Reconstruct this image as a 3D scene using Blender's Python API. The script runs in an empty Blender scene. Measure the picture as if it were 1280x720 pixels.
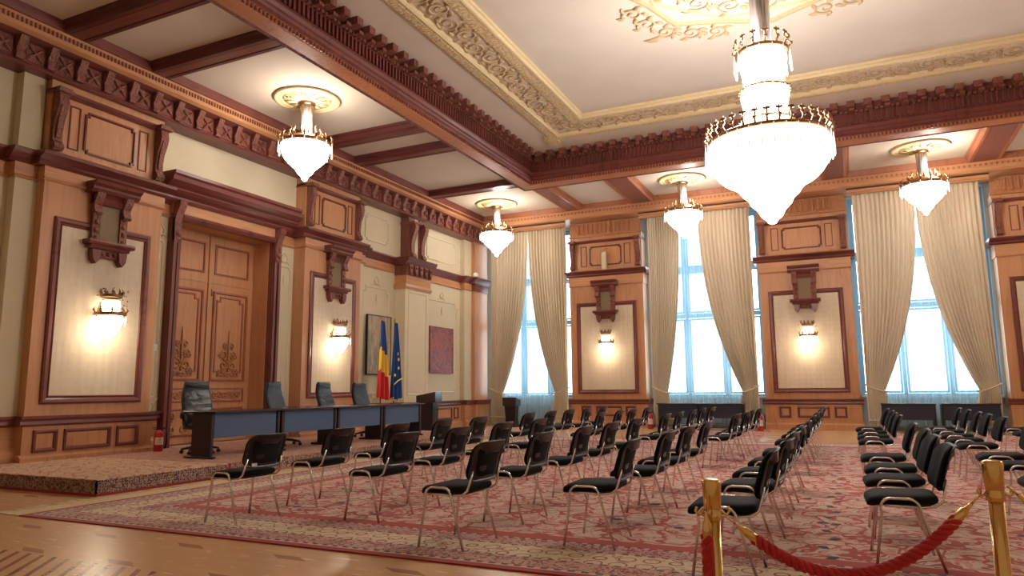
import bpy, bmesh, math, random
from mathutils import Vector, Matrix
random.seed(7)
PI = math.pi
sc = bpy.context.scene
col = sc.collection

# ------------------------------------------------------------------ node helpers
def new_mat(name):
    m = bpy.data.materials.new(name); m.use_nodes = True
    nt = m.node_tree; nt.nodes.clear()
    out = nt.nodes.new('ShaderNodeOutputMaterial')
    b = nt.nodes.new('ShaderNodeBsdfPrincipled')
    nt.links.new(b.outputs[0], out.inputs[0])
    return m, nt, b, out
class N:
    def __init__(s, nt): s.nt = nt
    def put(s, sock, v):
        if hasattr(v, 'links') or hasattr(v, 'is_output'): s.nt.links.new(v, sock)
        elif isinstance(v, (tuple, list)):
            sock.default_value = tuple(v) + ((1,) if len(v) == 3 and sock.type == 'RGBA' else ())
        else: sock.default_value = v
    def math(s, op, a, b=0.0, c=0.0, clamp=False):
        n = s.nt.nodes.new('ShaderNodeMath'); n.operation = op; n.use_clamp = clamp
        s.put(n.inputs[0], a); s.put(n.inputs[1], b); s.put(n.inputs[2], c); return n.outputs[0]
    def coord(s):
        n = s.nt.nodes.new('ShaderNodeTexCoord'); return n.outputs['Object']
    def xyz(s, v):
        n = s.nt.nodes.new('ShaderNodeSeparateXYZ'); s.put(n.inputs[0], v); return n.outputs
    def comb(s, x, y, z=0.0):
        n = s.nt.nodes.new('ShaderNodeCombineXYZ'); s.put(n.inputs[0], x); s.put(n.inputs[1], y); s.put(n.inputs[2], z); return n.outputs[0]
    def mapn(s, v, scale=(1,1,1), rot=(0,0,0), loc=(0,0,0)):
        n = s.nt.nodes.new('ShaderNodeMapping'); s.put(n.inputs[0], v)
        n.inputs['Scale'].default_value = scale; n.inputs['Rotation'].default_value = rot; n.inputs['Location'].default_value = loc
        return n.outputs[0]
    def noise(s, v, scale, detail=3, rough=.5, dist=0.0, colr=False):
        n = s.nt.nodes.new('ShaderNodeTexNoise'); s.put(n.inputs['Vector'], v)
        n.inputs['Scale'].default_value = scale; n.inputs['Detail'].default_value = detail
        n.inputs['Roughness'].default_value = rough; n.inputs['Distortion'].default_value = dist
        return n.outputs[1] if colr else n.outputs[0]
    def voro(s, v, scale, feature='F1', rnd=1.0, out=0):
        n = s.nt.nodes.new('ShaderNodeTexVoronoi'); n.feature = feature; s.put(n.inputs['Vector'], v)
        n.inputs['Scale'].default_value = scale; n.inputs['Randomness'].default_value = rnd
        return n.outputs[out]
    def ramp(s, f, pts, const=False):
        n = s.nt.nodes.new('ShaderNodeValToRGB'); s.put(n.inputs[0], f)
        if const: n.color_ramp.interpolation = 'CONSTANT'
        e = n.color_ramp.elements
        while len(e) > 1: e.remove(e[-1])
        e[0].position = pts[0][0]; e[0].color = tuple(pts[0][1]) + (1,)
        for p, c in pts[1:]:
            k = e.new(p); k.color = tuple(c) + (1,)
        return n.outputs[0]
    def mix(s, f, a, b, mode='MIX'):
        n = s.nt.nodes.new('ShaderNodeMix'); n.data_type = 'RGBA'; n.blend_type = mode
        s.put(n.inputs[0], f); s.put(n.inputs[6], a); s.put(n.inputs[7], b); return n.outputs[2]
    def bump(s, h, strength=.3, dist=.01):
        n = s.nt.nodes.new('ShaderNodeBump'); s.put(n.inputs['Height'], h)
        n.inputs['Strength'].default_value = strength; n.inputs['Distance'].default_value = dist
        return n.outputs[0]

def sr(r, g, b):                                     # 0-255 sRGB to linear
    def f(c):
        c /= 255.0
        return c/12.92 if c <= .04045 else ((c+.055)/1.055)**2.4
    return (f(r), f(g), f(b))

def plain(name, c, rough=.5, metal=0.0, spec=.5, coat=0.0):
    m, nt, b, o = new_mat(name)
    b.inputs['Base Color'].default_value = (*c, 1); b.inputs['Roughness'].default_value = rough
    b.inputs['Metallic'].default_value = metal; b.inputs['Specular IOR Level'].default_value = spec
    b.inputs['Coat Weight'].default_value = coat
    h = N(nt); v = h.coord()
    nz = h.noise(v, 30, 2)
    h.put(b.inputs['Roughness'], h.math('ADD', h.math('MULTIPLY', nz, .08), rough-.04))
    return m

def wood(name, c1, c2, rough=.38, axis=2, scale=1.0, carve=0.0):
    m, nt, b, o = new_mat(name); h = N(nt); v = h.coord()
    sc_ = [9*scale, 9*scale, 9*scale]; sc_[axis] = .9*scale
    g = h.noise(h.mapn(v, scale=tuple(sc_)), 1.6, 5, .6, .6)
    big = h.noise(v, .9, 2)
    f = h.math('ADD', h.math('MULTIPLY', g, .75), h.math('MULTIPLY', big, .35))
    c = h.ramp(f, [(.3, c2), (.5, c1), (.75, tuple(min(1, k*1.2) for k in c1))])
    h.put(b.inputs['Base Color'], c); b.inputs['Roughness'].default_value = rough; b.inputs['Specular IOR Level'].default_value = .35
    if carve:
        vv = h.voro(h.mapn(v, scale=(1, 1, 1)), 22, 'SMOOTH_F1', 1.0)
        nn = h.noise(v, 26, 3, .6, 1.5)
        h.put(b.inputs['Normal'], h.bump(h.math('ADD', vv, nn), carve, .03))
    else:
        h.put(b.inputs['Normal'], h.bump(g, .08, .004))
    return m

def plaster(name, c, var=.06, bump=.05, scale=6, rough=.75):
    m, nt, b, o = new_mat(name); h = N(nt); v = h.coord()
    n1 = h.noise(v, scale, 3)
    lo = tuple(k*(1-var) for k in c); hi = tuple(min(1, k*(1+var)) for k in c)
    h.put(b.inputs['Base Color'], h.ramp(n1, [(.3, lo), (.7, hi)]))
    b.inputs['Roughness'].default_value = rough
    h.put(b.inputs['Normal'], h.bump(h.noise(v, 90, 2), bump, .003))
    return m

def ornate(name, c1, c2, scale=9, rough=.6, dist=.03):
    m, nt, b, o = new_mat(name); h = N(nt); v = h.coord()
    w = h.noise(v, scale*.6, 2, colr=True)
    vv = h.mix(.35, v, w, 'LINEAR_LIGHT') if False else h.mix(.12, v, w)
    e = h.voro(vv, scale, 'DISTANCE_TO_EDGE')
    e2 = h.voro(vv, scale*2.3, 'SMOOTH_F1')
    f = h.math('ADD', h.math('MULTIPLY', e, 1.8), h.math('MULTIPLY', e2, .7), clamp=True)
    h.put(b.inputs['Base Color'], h.ramp(f, [(.12, c2), (.5, c1)]))
    b.inputs['Roughness'].default_value = rough
    h.put(b.inputs['Normal'], h.bump(f, .8, dist))
    return m

M = {}
TAN1, TAN2 = sr(192, 138, 98), sr(166, 110, 74)
DK1, DK2 = sr(116, 62, 54), sr(70, 32, 32)
M['tan'] = wood('honey_wood', TAN1, TAN2)
M['tan_y'] = wood('honey_wood_along_wall', TAN1, TAN2, axis=1)
M['tan_x'] = wood('honey_wood_along_windows', TAN1, TAN2, axis=0)
M['dark_y'] = wood('mahogany_along_wall', DK1, DK2, .32, axis=1)
M['dark_x'] = wood('mahogany_along_windows', DK1, DK2, .32, axis=0)
M['dark'] = wood('mahogany', DK1, DK2, .32)
M['mid'] = wood('reddish_wood', sr(160, 98, 70), sr(120, 64, 48), .36)
M['deep'] = wood('deep_mahogany', sr(94, 46, 42), sr(58, 24, 24), .34, axis=0)
M['band_wood'] = wood('beam_wood', sr(174, 112, 76), sr(140, 80, 52), .4)
M['mid_y'] = wood('reddish_wood_along_wall', sr(160, 98, 70), sr(120, 64, 48), .36, axis=1)
M['carved'] = wood('carved_mahogany', sr(134, 80, 66), DK2, .36, carve=.7)
M['carved_tan'] = wood('carved_honey_wood', sr(186, 128, 86), TAN2, .4, carve=.8)
M['cream'] = plaster('cream_wall', sr(214, 200, 168), .02, .03, 3)
M['cream_relief'] = plaster('cream_relief', sr(222, 209, 178), .02)
M['ceil'] = plaster('ceiling_plaster', sr(218, 206, 190), .03, .02, 1.2)
M['gold'] = ornate('gilded_plaster', sr(222, 198, 150), sr(190, 160, 112), 9)
M['gold_rim'] = plaster('pale_gilding', sr(224, 202, 156), .05, .05, 20, .5)
M['scroll'] = plaster('scroll_gilding', sr(196, 168, 128), .08, .1, 20, .55)
M['scroll_field'] = plaster('scroll_field', sr(212, 194, 172), .04, .05, 8)

def fabric_panel():
    m, nt, b, o = new_mat('damask_panel'); h = N(nt); v = h.coord()
    s = h.noise(h.mapn(v, scale=(4, 4, .3)), 4, 3)
    p = h.voro(v, 7, 'SMOOTH_F1', .4)
    f = h.math('ADD', h.math('MULTIPLY', s, .6), h.math('MULTIPLY', p, .4))
    h.put(b.inputs['Base Color'], h.ramp(f, [(.25, sr(206, 186, 158)), (.7, sr(224, 206, 178))]))
    b.inputs['Roughness'].default_value = .6; b.inputs['Sheen Weight'].default_value = .2
    return m
M['panel'] = fabric_panel()
M['grille'] = plaster('grille_cloth', sr(132, 110, 84), .05, .3, 60)

def curtain_mat():
    m, nt, b, o = new_mat('beige_curtain'); h = N(nt); v = h.coord()
    n1 = h.noise(h.mapn(v, scale=(14, 14, .25)), 3, 3)
    h.put(b.inputs['Base Color'], h.ramp(n1, [(.2, sr(218, 202, 174)), (.8, sr(228, 213, 186))]))
    b.inputs['Roughness'].default_value = .7; b.inputs['Sheen Weight'].default_value = .3
    return m
M['curtain'] = curtain_mat()
M['cord'] = plain('cream_cord', sr(222, 204, 170), .6)

def sheer_mat():
    m, nt, b, o = new_mat('sheer_voile'); h = N(nt); v = h.coord()
    nt.nodes.remove(b)
    tr = nt.nodes.new('ShaderNodeBsdfTransparent'); tl = nt.nodes.new('ShaderNodeBsdfTranslucent')
    df = nt.nodes.new('ShaderNodeBsdfDiffuse')
    tr.inputs[0].default_value = (.62, .88, .98, 1); tl.inputs[0].default_value = (.62, .84, .95, 1); df.inputs[0].default_value = (.72, .84, .92, 1)  # light blue tint imitates the cyan window glow around the mullions
    a = nt.nodes.new('ShaderNodeMixShader'); c = nt.nodes.new('ShaderNodeMixShader')
    a.inputs[0].default_value = .5
    nt.links.new(tl.outputs[0], a.inputs[1]); nt.links.new(df.outputs[0], a.inputs[2])
    n1 = h.noise(h.mapn(v, scale=(9, 1, .1)), 3, 3)
    h.put(c.inputs[0], h.math('ADD', h.math('MULTIPLY', n1, .5), .22, clamp=True))
    nt.links.new(tr.outputs[0], c.inputs[1]); nt.links.new(a.outputs[0], c.inputs[2])
    nt.links.new(c.outputs[0], o.inputs[0]); return m
M['sheer'] = sheer_mat()
def glass_mat():
    m, nt, b, o = new_mat('window_glass'); nt.nodes.remove(b)
    tr = nt.nodes.new('ShaderNodeBsdfTransparent'); gl = nt.nodes.new('ShaderNodeBsdfGlossy'); gl.inputs['Roughness'].default_value = .02
    tr.inputs[0].default_value = (.94, .98, 1, 1)
    lw = nt.nodes.new('ShaderNodeLayerWeight'); lw.inputs[0].default_value = .15
    c = nt.nodes.new('ShaderNodeMixShader'); nt.links.new(lw.outputs['Fresnel'], c.inputs[0])
    nt.links.new(tr.outputs[0], c.inputs[1]); nt.links.new(gl.outputs[0], c.inputs[2]); nt.links.new(c.outputs[0], o.inputs[0]); return m
M['glass'] = glass_mat()
M['frame'] = plain('window_frame_paint', sr(128, 166, 196), .4)

def emis(name, c, s):
    m, nt, b, o = new_mat(name); h = N(nt)
    b.inputs['Base Color'].default_value = (.9, .88, .85, 1); b.inputs['Roughness'].default_value = .15
    b.inputs['Emission Color'].default_value = (*c, 1)
    n1 = h.voro(h.coord(), 14, 'F1')
    h.put(b.inputs['Emission Strength'], h.math('MULTIPLY', h.math('ADD', n1, .6), s)); return m
M['crystal_lit'] = emis('lit_crystal', (1, .95, .91), 10)
M['crystal_sconce'] = emis('lit_sconce_crystal', (1, .86, .66), 7)
M['pendant'] = emis('crystal_pendant', (1, .92, .84), .9)
def crystal_clear():
    m, nt, b, o = new_mat('fluted_crystal'); h = N(nt); v = h.coord()
    n1 = h.noise(h.mapn(v, scale=(8, 8, .4)), 4, 2)
    h.put(b.inputs['Base Color'], h.ramp(n1, [(.35, sr(96, 84, 84)), (.65, sr(176, 162, 156))]))
    b.inputs['Roughness'].default_value = .25
    return m
M['crystal'] = crystal_clear()
M['brass'] = plain('polished_brass', sr(224, 186, 124), .15, 1.0)
M['old_brass'] = plain('crown_brass', sr(150, 112, 76), .38, 1.0)
M['chrome'] = plain('chrome', sr(226, 222, 220), .2, 1.0)
M['rope'] = plain('red_velvet_rope', sr(184, 34, 42), .7)
M['black_plastic'] = plain('black_plastic', sr(24, 23, 26), .3)
M['black_fabric'] = plain('black_fabric', sr(13, 12, 14), .8, 0, .25)
M['leather'] = plain('black_leather', sr(20, 26, 36), .3, 0, .5)
_h = N(M['leather'].node_tree); _b = [n for n in M['leather'].node_tree.nodes if n.type == 'BSDF_PRINCIPLED'][0]
_h.put(_b.inputs['Normal'], _h.bump(_h.noise(_h.mapn(_h.coord(), scale=(1, 1, 3)), 3, 2, .5, .8), .45, .04))
M['leather_side'] = plain('black_leather_side', sr(28, 26, 28), .35)
M['table_top'] = plain('dark_laminate', sr(60, 40, 40), .2, 0, .7)
M['table_leg'] = plain('dark_mahogany_leg', sr(36, 20, 22), .45)
M['modesty'] = plain('blue_grey_panel', sr(66, 88, 122), .45)
M['modesty_dark'] = plain('charcoal_panel', sr(38, 40, 54), .6)
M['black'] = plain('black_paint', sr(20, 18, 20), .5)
M['ext_red'] = plain('extinguisher_red', sr(196, 44, 44), .3)
M['white'] = plain('white_plastic', sr(232, 228, 220), .4)
M['ivory'] = plain('ivory_plastic', sr(206, 186, 150), .5)
M['under'] = plaster('under_window_panel', sr(196, 188, 186), .05, .05, 4)
M['blue'] = plain('flag_blue', sr(24, 70, 140), .7)
M['yellow'] = plain('flag_yellow', sr(240, 196, 70), .7)
M['red'] = plain('flag_red', sr(206, 44, 44), .7)
M['star'] = plain('star_yellow', sr(250, 226, 130), .7)
M['rug_red'] = plain('rug_red_binding', sr(150, 42, 38), .85)
M['fringe'] = plaster('rug_fringe', sr(214, 190, 150), .15, .4, 30, .9)

def painting(name, cols, scale, stretch, dist):
    m, nt, b, o = new_mat(name); h = N(nt); v = h.coord()
    n1 = h.noise(h.mapn(v, scale=stretch), scale, 6, .7, dist)
    n2 = h.noise(h.mapn(v, scale=stretch, loc=(3, 5, 1)), scale*2.2, 4, .6, dist)
    f = h.math('ADD', h.math('MULTIPLY', n1, .65), h.math('MULTIPLY', n2, .35))
    h.put(b.inputs['Base Color'], h.ramp(f, [(.32+.36*i/(len(cols)-1), c) for i, c in enumerate(cols)])); b.inputs['Roughness'].default_value = .5
    return m
M['art1'] = painting('striped_canvas', [sr(70, 62, 60), sr(150, 130, 110), sr(128, 122, 90), sr(190, 170, 140), sr(186, 110, 96), sr(120, 128, 120)], 3, (1, 5, .5), .4)
M['art2'] = painting('red_canvas', [sr(90, 40, 50), sr(140, 62, 58), sr(112, 66, 78), sr(178, 92, 62), sr(150, 70, 66), sr(184, 138, 110)], 4, (1, 1, 1), 1.2)

def border_dist(h, v, x0, x1, y0, y1):
    o = h.xyz(v)
    dx = h.math('MINIMUM', h.math('SUBTRACT', o[0], x0), h.math('SUBTRACT', x1, o[0]))
    dy = h.math('MINIMUM', h.math('SUBTRACT', o[1], y0), h.math('SUBTRACT', y1, o[1]))
    return h.math('MINIMUM', dx, dy)
def rug_mat(name, x0, x1, y0, y1, big=True, tint=0):
    m, nt, b, o = new_mat(name); h = N(nt); v = h.coord()
    d = border_dist(h, v, x0, x1, y0, y1)
    warp = h.noise(v, 1.6, 3, .55, 0, True)
    vw = h.mix(.35, v, h.mapn(warp, scale=(2, 2, 2)))
    cream, pink, red, dark = sr(208, 180, 162), sr(196, 140, 126), sr(168, 58, 50), sr(34, 26, 54)
    e = h.voro(vw, 4.2, 'DISTANCE_TO_EDGE')
    e2 = h.voro(h.mapn(vw, loc=(3.3, 1.7, 0)), 8.5, 'DISTANCE_TO_EDGE')
    n2 = h.noise(v, 7, 3, .6)
    leaf = h.noise(vw, 9, 4, .65, 1.2)
    field = h.mix(h.math('LESS_THAN', e2, .06), cream, pink)
    field = h.mix(h.math('GREATER_THAN', leaf, .585), field, sr(184, 82, 70))
    field = h.mix(h.math('LESS_THAN', e, .055), field, red)
    field = h.mix(h.math('GREATER_THAN', n2, .66), field, sr(150, 100, 100))
    dd = h.voro(h.mapn(v, loc=(.4, .9, 0)), 1.9, 'F1', .75)
    spot = h.math('LESS_THAN', h.math('ADD', dd, h.math('MULTIPLY', n2, .09)), .15)
    field = h.mix(spot, field, dark)
    oo = h.xyz(v)
    ax = h.math('LESS_THAN', h.math('ABSOLUTE', h.math('ADD', oo[0], h.math('ADD', .62, h.math('MULTIPLY', h.math('SINE', h.math('MULTIPLY', oo[1], 9.0)), .05)))), .035)
    ay = h.math('GREATER_THAN', h.math('SINE', h.math('MULTIPLY', oo[1], 18.0)), .55)
    field = h.mix(h.math('MULTIPLY', ax, ay), field, dark) if big else field
    if not big:
        h.put(b.inputs['Base Color'], h.mix(h.math('LESS_THAN', d, .16), field, h.mix(h.math('GREATER_THAN', leaf, .5), cream, red)))
        b.inputs['Roughness'].default_value = .95
        h.put(b.inputs['Normal'], h.bump(h.noise(v, 160, 2), .3, .004)); return m
    # border pieces
    cell = h.voro(v, 5.5, 'F1', .35); ce = h.voro(v, 11, 'F1', .2); ce2 = h.voro(h.mapn(v, loc=(.7, .2, 0)), 16, 'F1', .3)
    gl = h.noise(vw, 15, 3, .6, 2.2)
    guard = h.mix(h.math('GREATER_THAN', gl, .53), sr(196, 156, 140), sr(150, 68, 66))
    guard = h.mix(h.math('LESS_THAN', ce2, .17), guard, sr(66, 48, 72))
    main = h.mix(h.math('GREATER_THAN', leaf, .57), sr(218, 198, 168), sr(192, 142, 124))
    main = h.mix(h.math('LESS_THAN', h.math('ABSOLUTE', h.math('SUBTRACT', cell, .36)), .035), main, sr(150, 70, 66))
    o3 = h.xyz(v)
    dots = h.math('GREATER_THAN', h.math('MULTIPLY', h.math('SINE', h.math('MULTIPLY', o3[0], 62.0)), h.math('SINE', h.math('MULTIPLY', o3[1], 62.0))), -.05)
    line = h.mix(dots, sr(206, 170, 150), sr(66, 44, 56))
    def band(lo, hi, base, top):
        k = h.math('MULTIPLY', h.math('GREATER_THAN', d, lo), h.math('LESS_THAN', d, hi))
        return h.mix(k, base, top)
    c = field
    for lo, hi, t in [(-1, .085, sr(156, 40, 38)), (.085, .105, sr(206, 180, 170)), (.105, .15, line), (.15, .36, guard), (.36, .385, line),
                      (.385, .72, main), (.72, .745, line), (.745, .97, guard), (.97, 1.0, line), (1.0, 1.17, sr(176, 58, 44))]:
        c = band(lo, hi, c, t)
    h.put(b.inputs['Base Color'], c); b.inputs['Roughness'].default_value = .95
    b.inputs['Sheen Weight'].default_value = .15
    h.put(b.inputs['Normal'], h.bump(h.noise(v, 160, 2), .3, .004))
    return m

def stage_mats():
    m, nt, b, o = new_mat('stage_carpet'); h = N(nt); v = h.coord()
    leaf = h.noise(v, 12, 4, .65, 1.4); e = h.voro(h.mix(.2, v, h.noise(v, 2, 2, colr=True)), 6, 'DISTANCE_TO_EDGE')
    c = h.mix(h.math('GREATER_THAN', leaf, .55), sr(206, 178, 148), sr(188, 132, 112))
    c = h.mix(h.math('LESS_THAN', e, .04), c, sr(176, 100, 84))
    h.put(b.inputs['Base Color'], c); b.inputs['Roughness'].default_value = .95
    m2, nt, b, o = new_mat('stage_border_carpet'); h = N(nt); v = h.coord()
    e = h.noise(v, 22, 3, .7, 2.0); e = h.math('SUBTRACT', 1.0, e); e = h.math('MULTIPLY', e, .66); e2 = h.voro(h.mapn(v, loc=(.3, .2, .1)), 30, 'F1', .3)
    c = h.mix(h.math('LESS_THAN', e, .33), sr(176, 146, 128), sr(96, 58, 62))
    c = h.mix(h.math('LESS_THAN', e2, .24), c, sr(50, 42, 54))
    h.put(b.inputs['Base Color'], c); b.inputs['Roughness'].default_value = .95
    m3, nt, b, o = new_mat('stage_second_carpet'); h = N(nt); v = h.coord()
    leaf = h.noise(v, 16, 4, .7, 1.6)
    c = h.ramp(leaf, [(.35, sr(120, 78, 72)), (.48, sr(186, 136, 118)), (.62, sr(200, 164, 140))])
    h.put(b.inputs['Base Color'], c); b.inputs['Roughness'].default_value = .95
    return m, m2, m3
M['stage1'], M['stageb'], M['stage2'] = stage_mats()

def floor_mat():
    m, nt, b, o = new_mat('oak_parquet'); h = N(nt); v = h.coord()
    br = nt.nodes.new('ShaderNodeTexBrick'); h.put(br.inputs['Vector'], h.mapn(v, rot=(0, 0, .0)))
    br.inputs['Scale'].default_value = 1.0; br.inputs['Brick Width'].default_value = .62; br.inputs['Row Height'].default_value = .085
    br.inputs['Mortar Size'].default_value = .001; br.offset = .37
    br.inputs['Color1'].default_value = (*sr(220, 178, 132), 1); br.inputs['Color2'].default_value = (*sr(206, 160, 114), 1)
    br.inputs['Mortar'].default_value = (*sr(176, 128, 88), 1)
    g = h.noise(h.mapn(v, scale=(1.2, 14, 1)), 3, 4)
    c = h.mix(.35, br.outputs[0], h.ramp(g, [(.3, sr(206, 160, 116)), (.7, sr(222, 180, 134))]))
    c = h.mix(.6, c, sr(214, 172, 126))
    o3 = h.xyz(h.mapn(v, rot=(0, 0, .0), loc=(.25, .32, 0)))
    fx = h.math('SUBTRACT', h.math('FRACT', h.math('DIVIDE', o3[0], 1.05)), .5)
    fy = h.math('SUBTRACT', h.math('FRACT', h.math('DIVIDE', o3[1], .62)), .5)
    par = h.math('MULTIPLY', h.math('LESS_THAN', h.math('ABSOLUTE', fy), .075),
                 h.math('LESS_THAN', h.math('ABSOLUTE', h.math('ADD', fx, h.math('MULTIPLY', fy, .9))), .13))
    c = h.mix(h.math('MULTIPLY', par, .6), c, sr(132, 70, 44))
    # inlaid band of thin dark strips running along the room
    z1 = h.math('MULTIPLY', h.math('GREATER_THAN', o3[1], 3.2), h.math('LESS_THAN', o3[1], 3.95))
    st = h.math('GREATER_THAN', h.math('SINE', h.math('ADD', h.math('MULTIPLY', o3[1], 34), h.math('MULTIPLY', o3[0], 40))), .5)
    c = h.mix(h.math('MULTIPLY', h.math('MULTIPLY', z1, st), h.math('LESS_THAN', o3[0], -4.2)), c, sr(140, 84, 54))
    h.put(b.inputs['Base Color'], c); b.inputs['Roughness'].default_value = .26
    h.put(b.inputs['Roughness'], h.math('ADD', h.math('MULTIPLY', g, .08), .22))
    return m
M['floor'] = floor_mat()

# ------------------------------------------------------------------ mesh builder
class MB:
    def __init__(s, T=None): s.v = []; s.f = []; s.sm = []; s.T = T or (lambda a, b, c: (a, b, c))
    def add(s, vs, fs, smooth=False):
        n = len(s.v); s.v += [s.T(*p) for p in vs]; s.f += [tuple(i+n for i in f) for f in fs]; s.sm += [smooth]*len(fs)
    def box(s, a0, a1, b0, b1, c0, c1):
        vs = [(a, b, c) for a in (a0, a1) for b in (b0, b1) for c in (c0, c1)]
        s.add(vs, [(0,1,3,2), (4,6,7,5), (0,4,5,1), (2,3,7,6), (0,2,6,4), (1,5,7,3)]); return s
    def rbox(s, a0, a1, b0, b1, c0, c1, r=.01):     # box with chamfered edges
        vs = []; 
        for a, sa in ((a0, 1), (a1, -1)):
            for b, sb in ((b0, 1), (b1, -1)):
                for c, sc2 in ((c0, 1), (c1, -1)):
                    vs += [(a, b+sb*r, c+sc2*r), (a+sa*r, b, c+sc2*r), (a+sa*r, b+sb*r, c)]
        bm = bmesh.new(); bv = [bm.verts.new(p) for p in vs]
        bmesh.ops.convex_hull(bm, input=bv); bm.verts.index_update()
        s.add([tuple(v.co) for v in bm.verts], [tuple(v.index for v in f.verts) for f in bm.faces]); bm.free(); return s
    def prism(s, poly, a0, a1, order='a'):            # poly of (b,c) along a; order picks the axis of extrusion
        n = len(poly)
        def P(t, p):
            return {'a': (t, p[0], p[1]), 'b': (p[0], t, p[1]), 'c': (p[0], p[1], t)}[order]
        vs = [P(a0, p) for p in poly] + [P(a1, p) for p in poly]
        fs = [tuple(range(n-1, -1, -1)), tuple(range(n, 2*n))] + [(i, (i+1) % n, n+(i+1) % n, n+i) for i in range(n)]
        s.add(vs, fs); return s
    def loops(s, L, close=True, cap0=False, cap1=False, smooth=False):
        n = len(L[0]); vs = [p for l in L for p in l]; fs = []
        for k in range(len(L)-1):
            for i in range(n if close else n-1):
                j = (i+1) % n; fs.append((k*n+i, k*n+j, (k+1)*n+j, (k+1)*n+i))
        if cap0: fs.append(tuple(range(n-1, -1, -1)))
        if cap1: fs.append(tuple((len(L)-1)*n+i for i in range(n)))
        s.add(vs, fs, smooth); return s
    def ring(s, a0, a1, c0, c1, b, prof):             # mitred rectangular moulding: prof of (inset, out)
        L = [[(a0+d, b+o, c0+d), (a1-d, b+o, c0+d), (a1-d, b+o, c1-d), (a0+d, b+o, c1-d)] for d, o in prof]
        s.loops(L); return s
    def nring(s, a0, a1, c0, c1, b, prof, k=.06):     # the same with stepped-in corners
        L = []
        for d, o in prof:
            x0, x1, z0, z1 = a0+d, a1-d, c0+d, c1-d
            L.append([(x0+k, b+o, z0), (x1-k, b+o, z0), (x1-k, b+o, z0+k), (x1, b+o, z0+k), (x1, b+o, z1-k), (x1-k, b+o, z1-k),
                      (x1-k, b+o, z1), (x0+k, b+o, z1), (x0+k, b+o, z1-k), (x0, b+o, z1-k), (x0, b+o, z0+k), (x0+k, b+o, z0+k)])
        s.loops(L); return s
    def lathe(s, c, prof, n=24, flute=0.0, smooth=True, a0=0.0, a1=2*PI):
        L = []; full = abs(a1-a0-2*PI) < 1e-6
        m = n if full else n+1
        for k, (r, z) in enumerate(prof):
            L.append([(c[0]+r*(1+flute*(1 if i % 2 else -1))*math.cos(a0+(a1-a0)*i/n), c[1]+r*(1+flute*(1 if i % 2 else -1))*math.sin(a0+(a1-a0)*i/n), c[2]+z) for i in range(m)])
        s.loops(L, close=full, cap0=full, cap1=full, smooth=smooth); return s
    def tube(s, pts, r, n=8, smooth=True, cap=True, flat=1.0):
        P = [Vector(p) for p in pts]; L = []; up = Vector((0, 0, 1)); prev = None
        for i, p in enumerate(P):
            t = (P[min(i+1, len(P)-1)]-P[max(i-1, 0)]).normalized()
            if prev is None:
                q = up if abs(t.dot(up)) < .95 else Vector((1, 0, 0)); a = t.cross(q).normalized()
            else:
                a = (prev-t*prev.dot(t)).normalized()
            prev = a; b2 = t.cross(a)
            rr = r[i] if isinstance(r, (list, tuple)) else r
            L.append([tuple(p+a*rr*math.cos(2*PI*k/n)+b2*rr*flat*math.sin(2*PI*k/n)) for k in range(n)])
        s.loops(L, cap0=cap, cap1=cap, smooth=smooth); return s
    def ball(s, c, r, n=10, m=6, sq=(1, 1, 1)):
        L = [[(c[0]+sq[0]*r*math.sin(PI*k/m)*math.cos(2*PI*i/n), c[1]+sq[1]*r*math.sin(PI*k/m)*math.sin(2*PI*i/n), c[2]-sq[2]*r*math.cos(PI*k/m)) for i in range(n)] for k in range(1, m)]
        s.loops(L, cap0=True, cap1=True, smooth=True); return s
    def build(s, name, mat, parent=None, fix=True):
        me = bpy.data.meshes.new(name); me.from_pydata(s.v, [], s.f)
        me.polygons.foreach_set('use_smooth', s.sm)
        if fix:
            bm = bmesh.new(); bm.from_mesh(me); bmesh.ops.recalc_face_normals(bm, faces=bm.faces); bm.to_mesh(me); bm.free()
        me.materials.append(M[mat] if isinstance(mat, str) else mat); me.update()
        o = bpy.data.objects.new(name, me); col.objects.link(o)
        if parent: o.parent = parent
        return o

def tag(o, label, cat, group=None, kind=None):
    if label: o['label'] = label
    if cat: o['category'] = cat
    if group: o['group'] = group
    if kind: o['kind'] = kind
    return o
def struct(o): o['kind'] = 'structure'; return o
def empty(name, loc=(0, 0, 0), rz=0, label=None, cat=None, group=None):
    o = bpy.data.objects.new(name, None); col.objects.link(o); o.location = loc; o.rotation_euler = (0, 0, rz)
    o.empty_display_size = .1
    return tag(o, label, cat, group)
def copy_tree(o, parent=None):
    c = o.copy(); col.objects.link(c)
    if parent: c.parent = parent
    for ch in [x for x in KIDS.get(o.name, [])]:
        k = copy_tree(ch, c); KIDS.setdefault(c.name, []).append(k)
    return c
KIDS = {}
def index_kids():
    KIDS.clear()
    for o in bpy.data.objects:
        if o.parent: KIDS.setdefault(o.parent.name, []).append(o)

# ------------------------------------------------------------------ key dimensions
XL = -11.90; XP = -11.55            # left wall plane / front of its wood pilasters
YB = 23.15; YP = 22.60              # window wall plane / front of its pilasters
XR = 9.6; YF = -0.9
SH = .20                            # stage height
ZB = 7.15; ZC = 7.32; ZI = 8.04     # beam soffit, coffer panel, central ceiling
TL = lambda s, o, z: (XL+o, s, z)   # left wall: s along, o out
TB = lambda s, o, z: (s, YB-o, z)   # window wall
ORD = ['first', 'second', 'third', 'fourth', 'fifth', 'sixth', 'seventh', 'eighth', 'ninth', 'tenth', 'eleventh', 'twelfth']
trim_i = [0]
def trim(mb, mat):
    trim_i[0] += 1
    return struct(mb.build('trim_%d' % trim_i[0], mat))
def trim_root():
    trim_i[0] += 1
    return struct(empty('trim_%d' % trim_i[0]))

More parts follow.
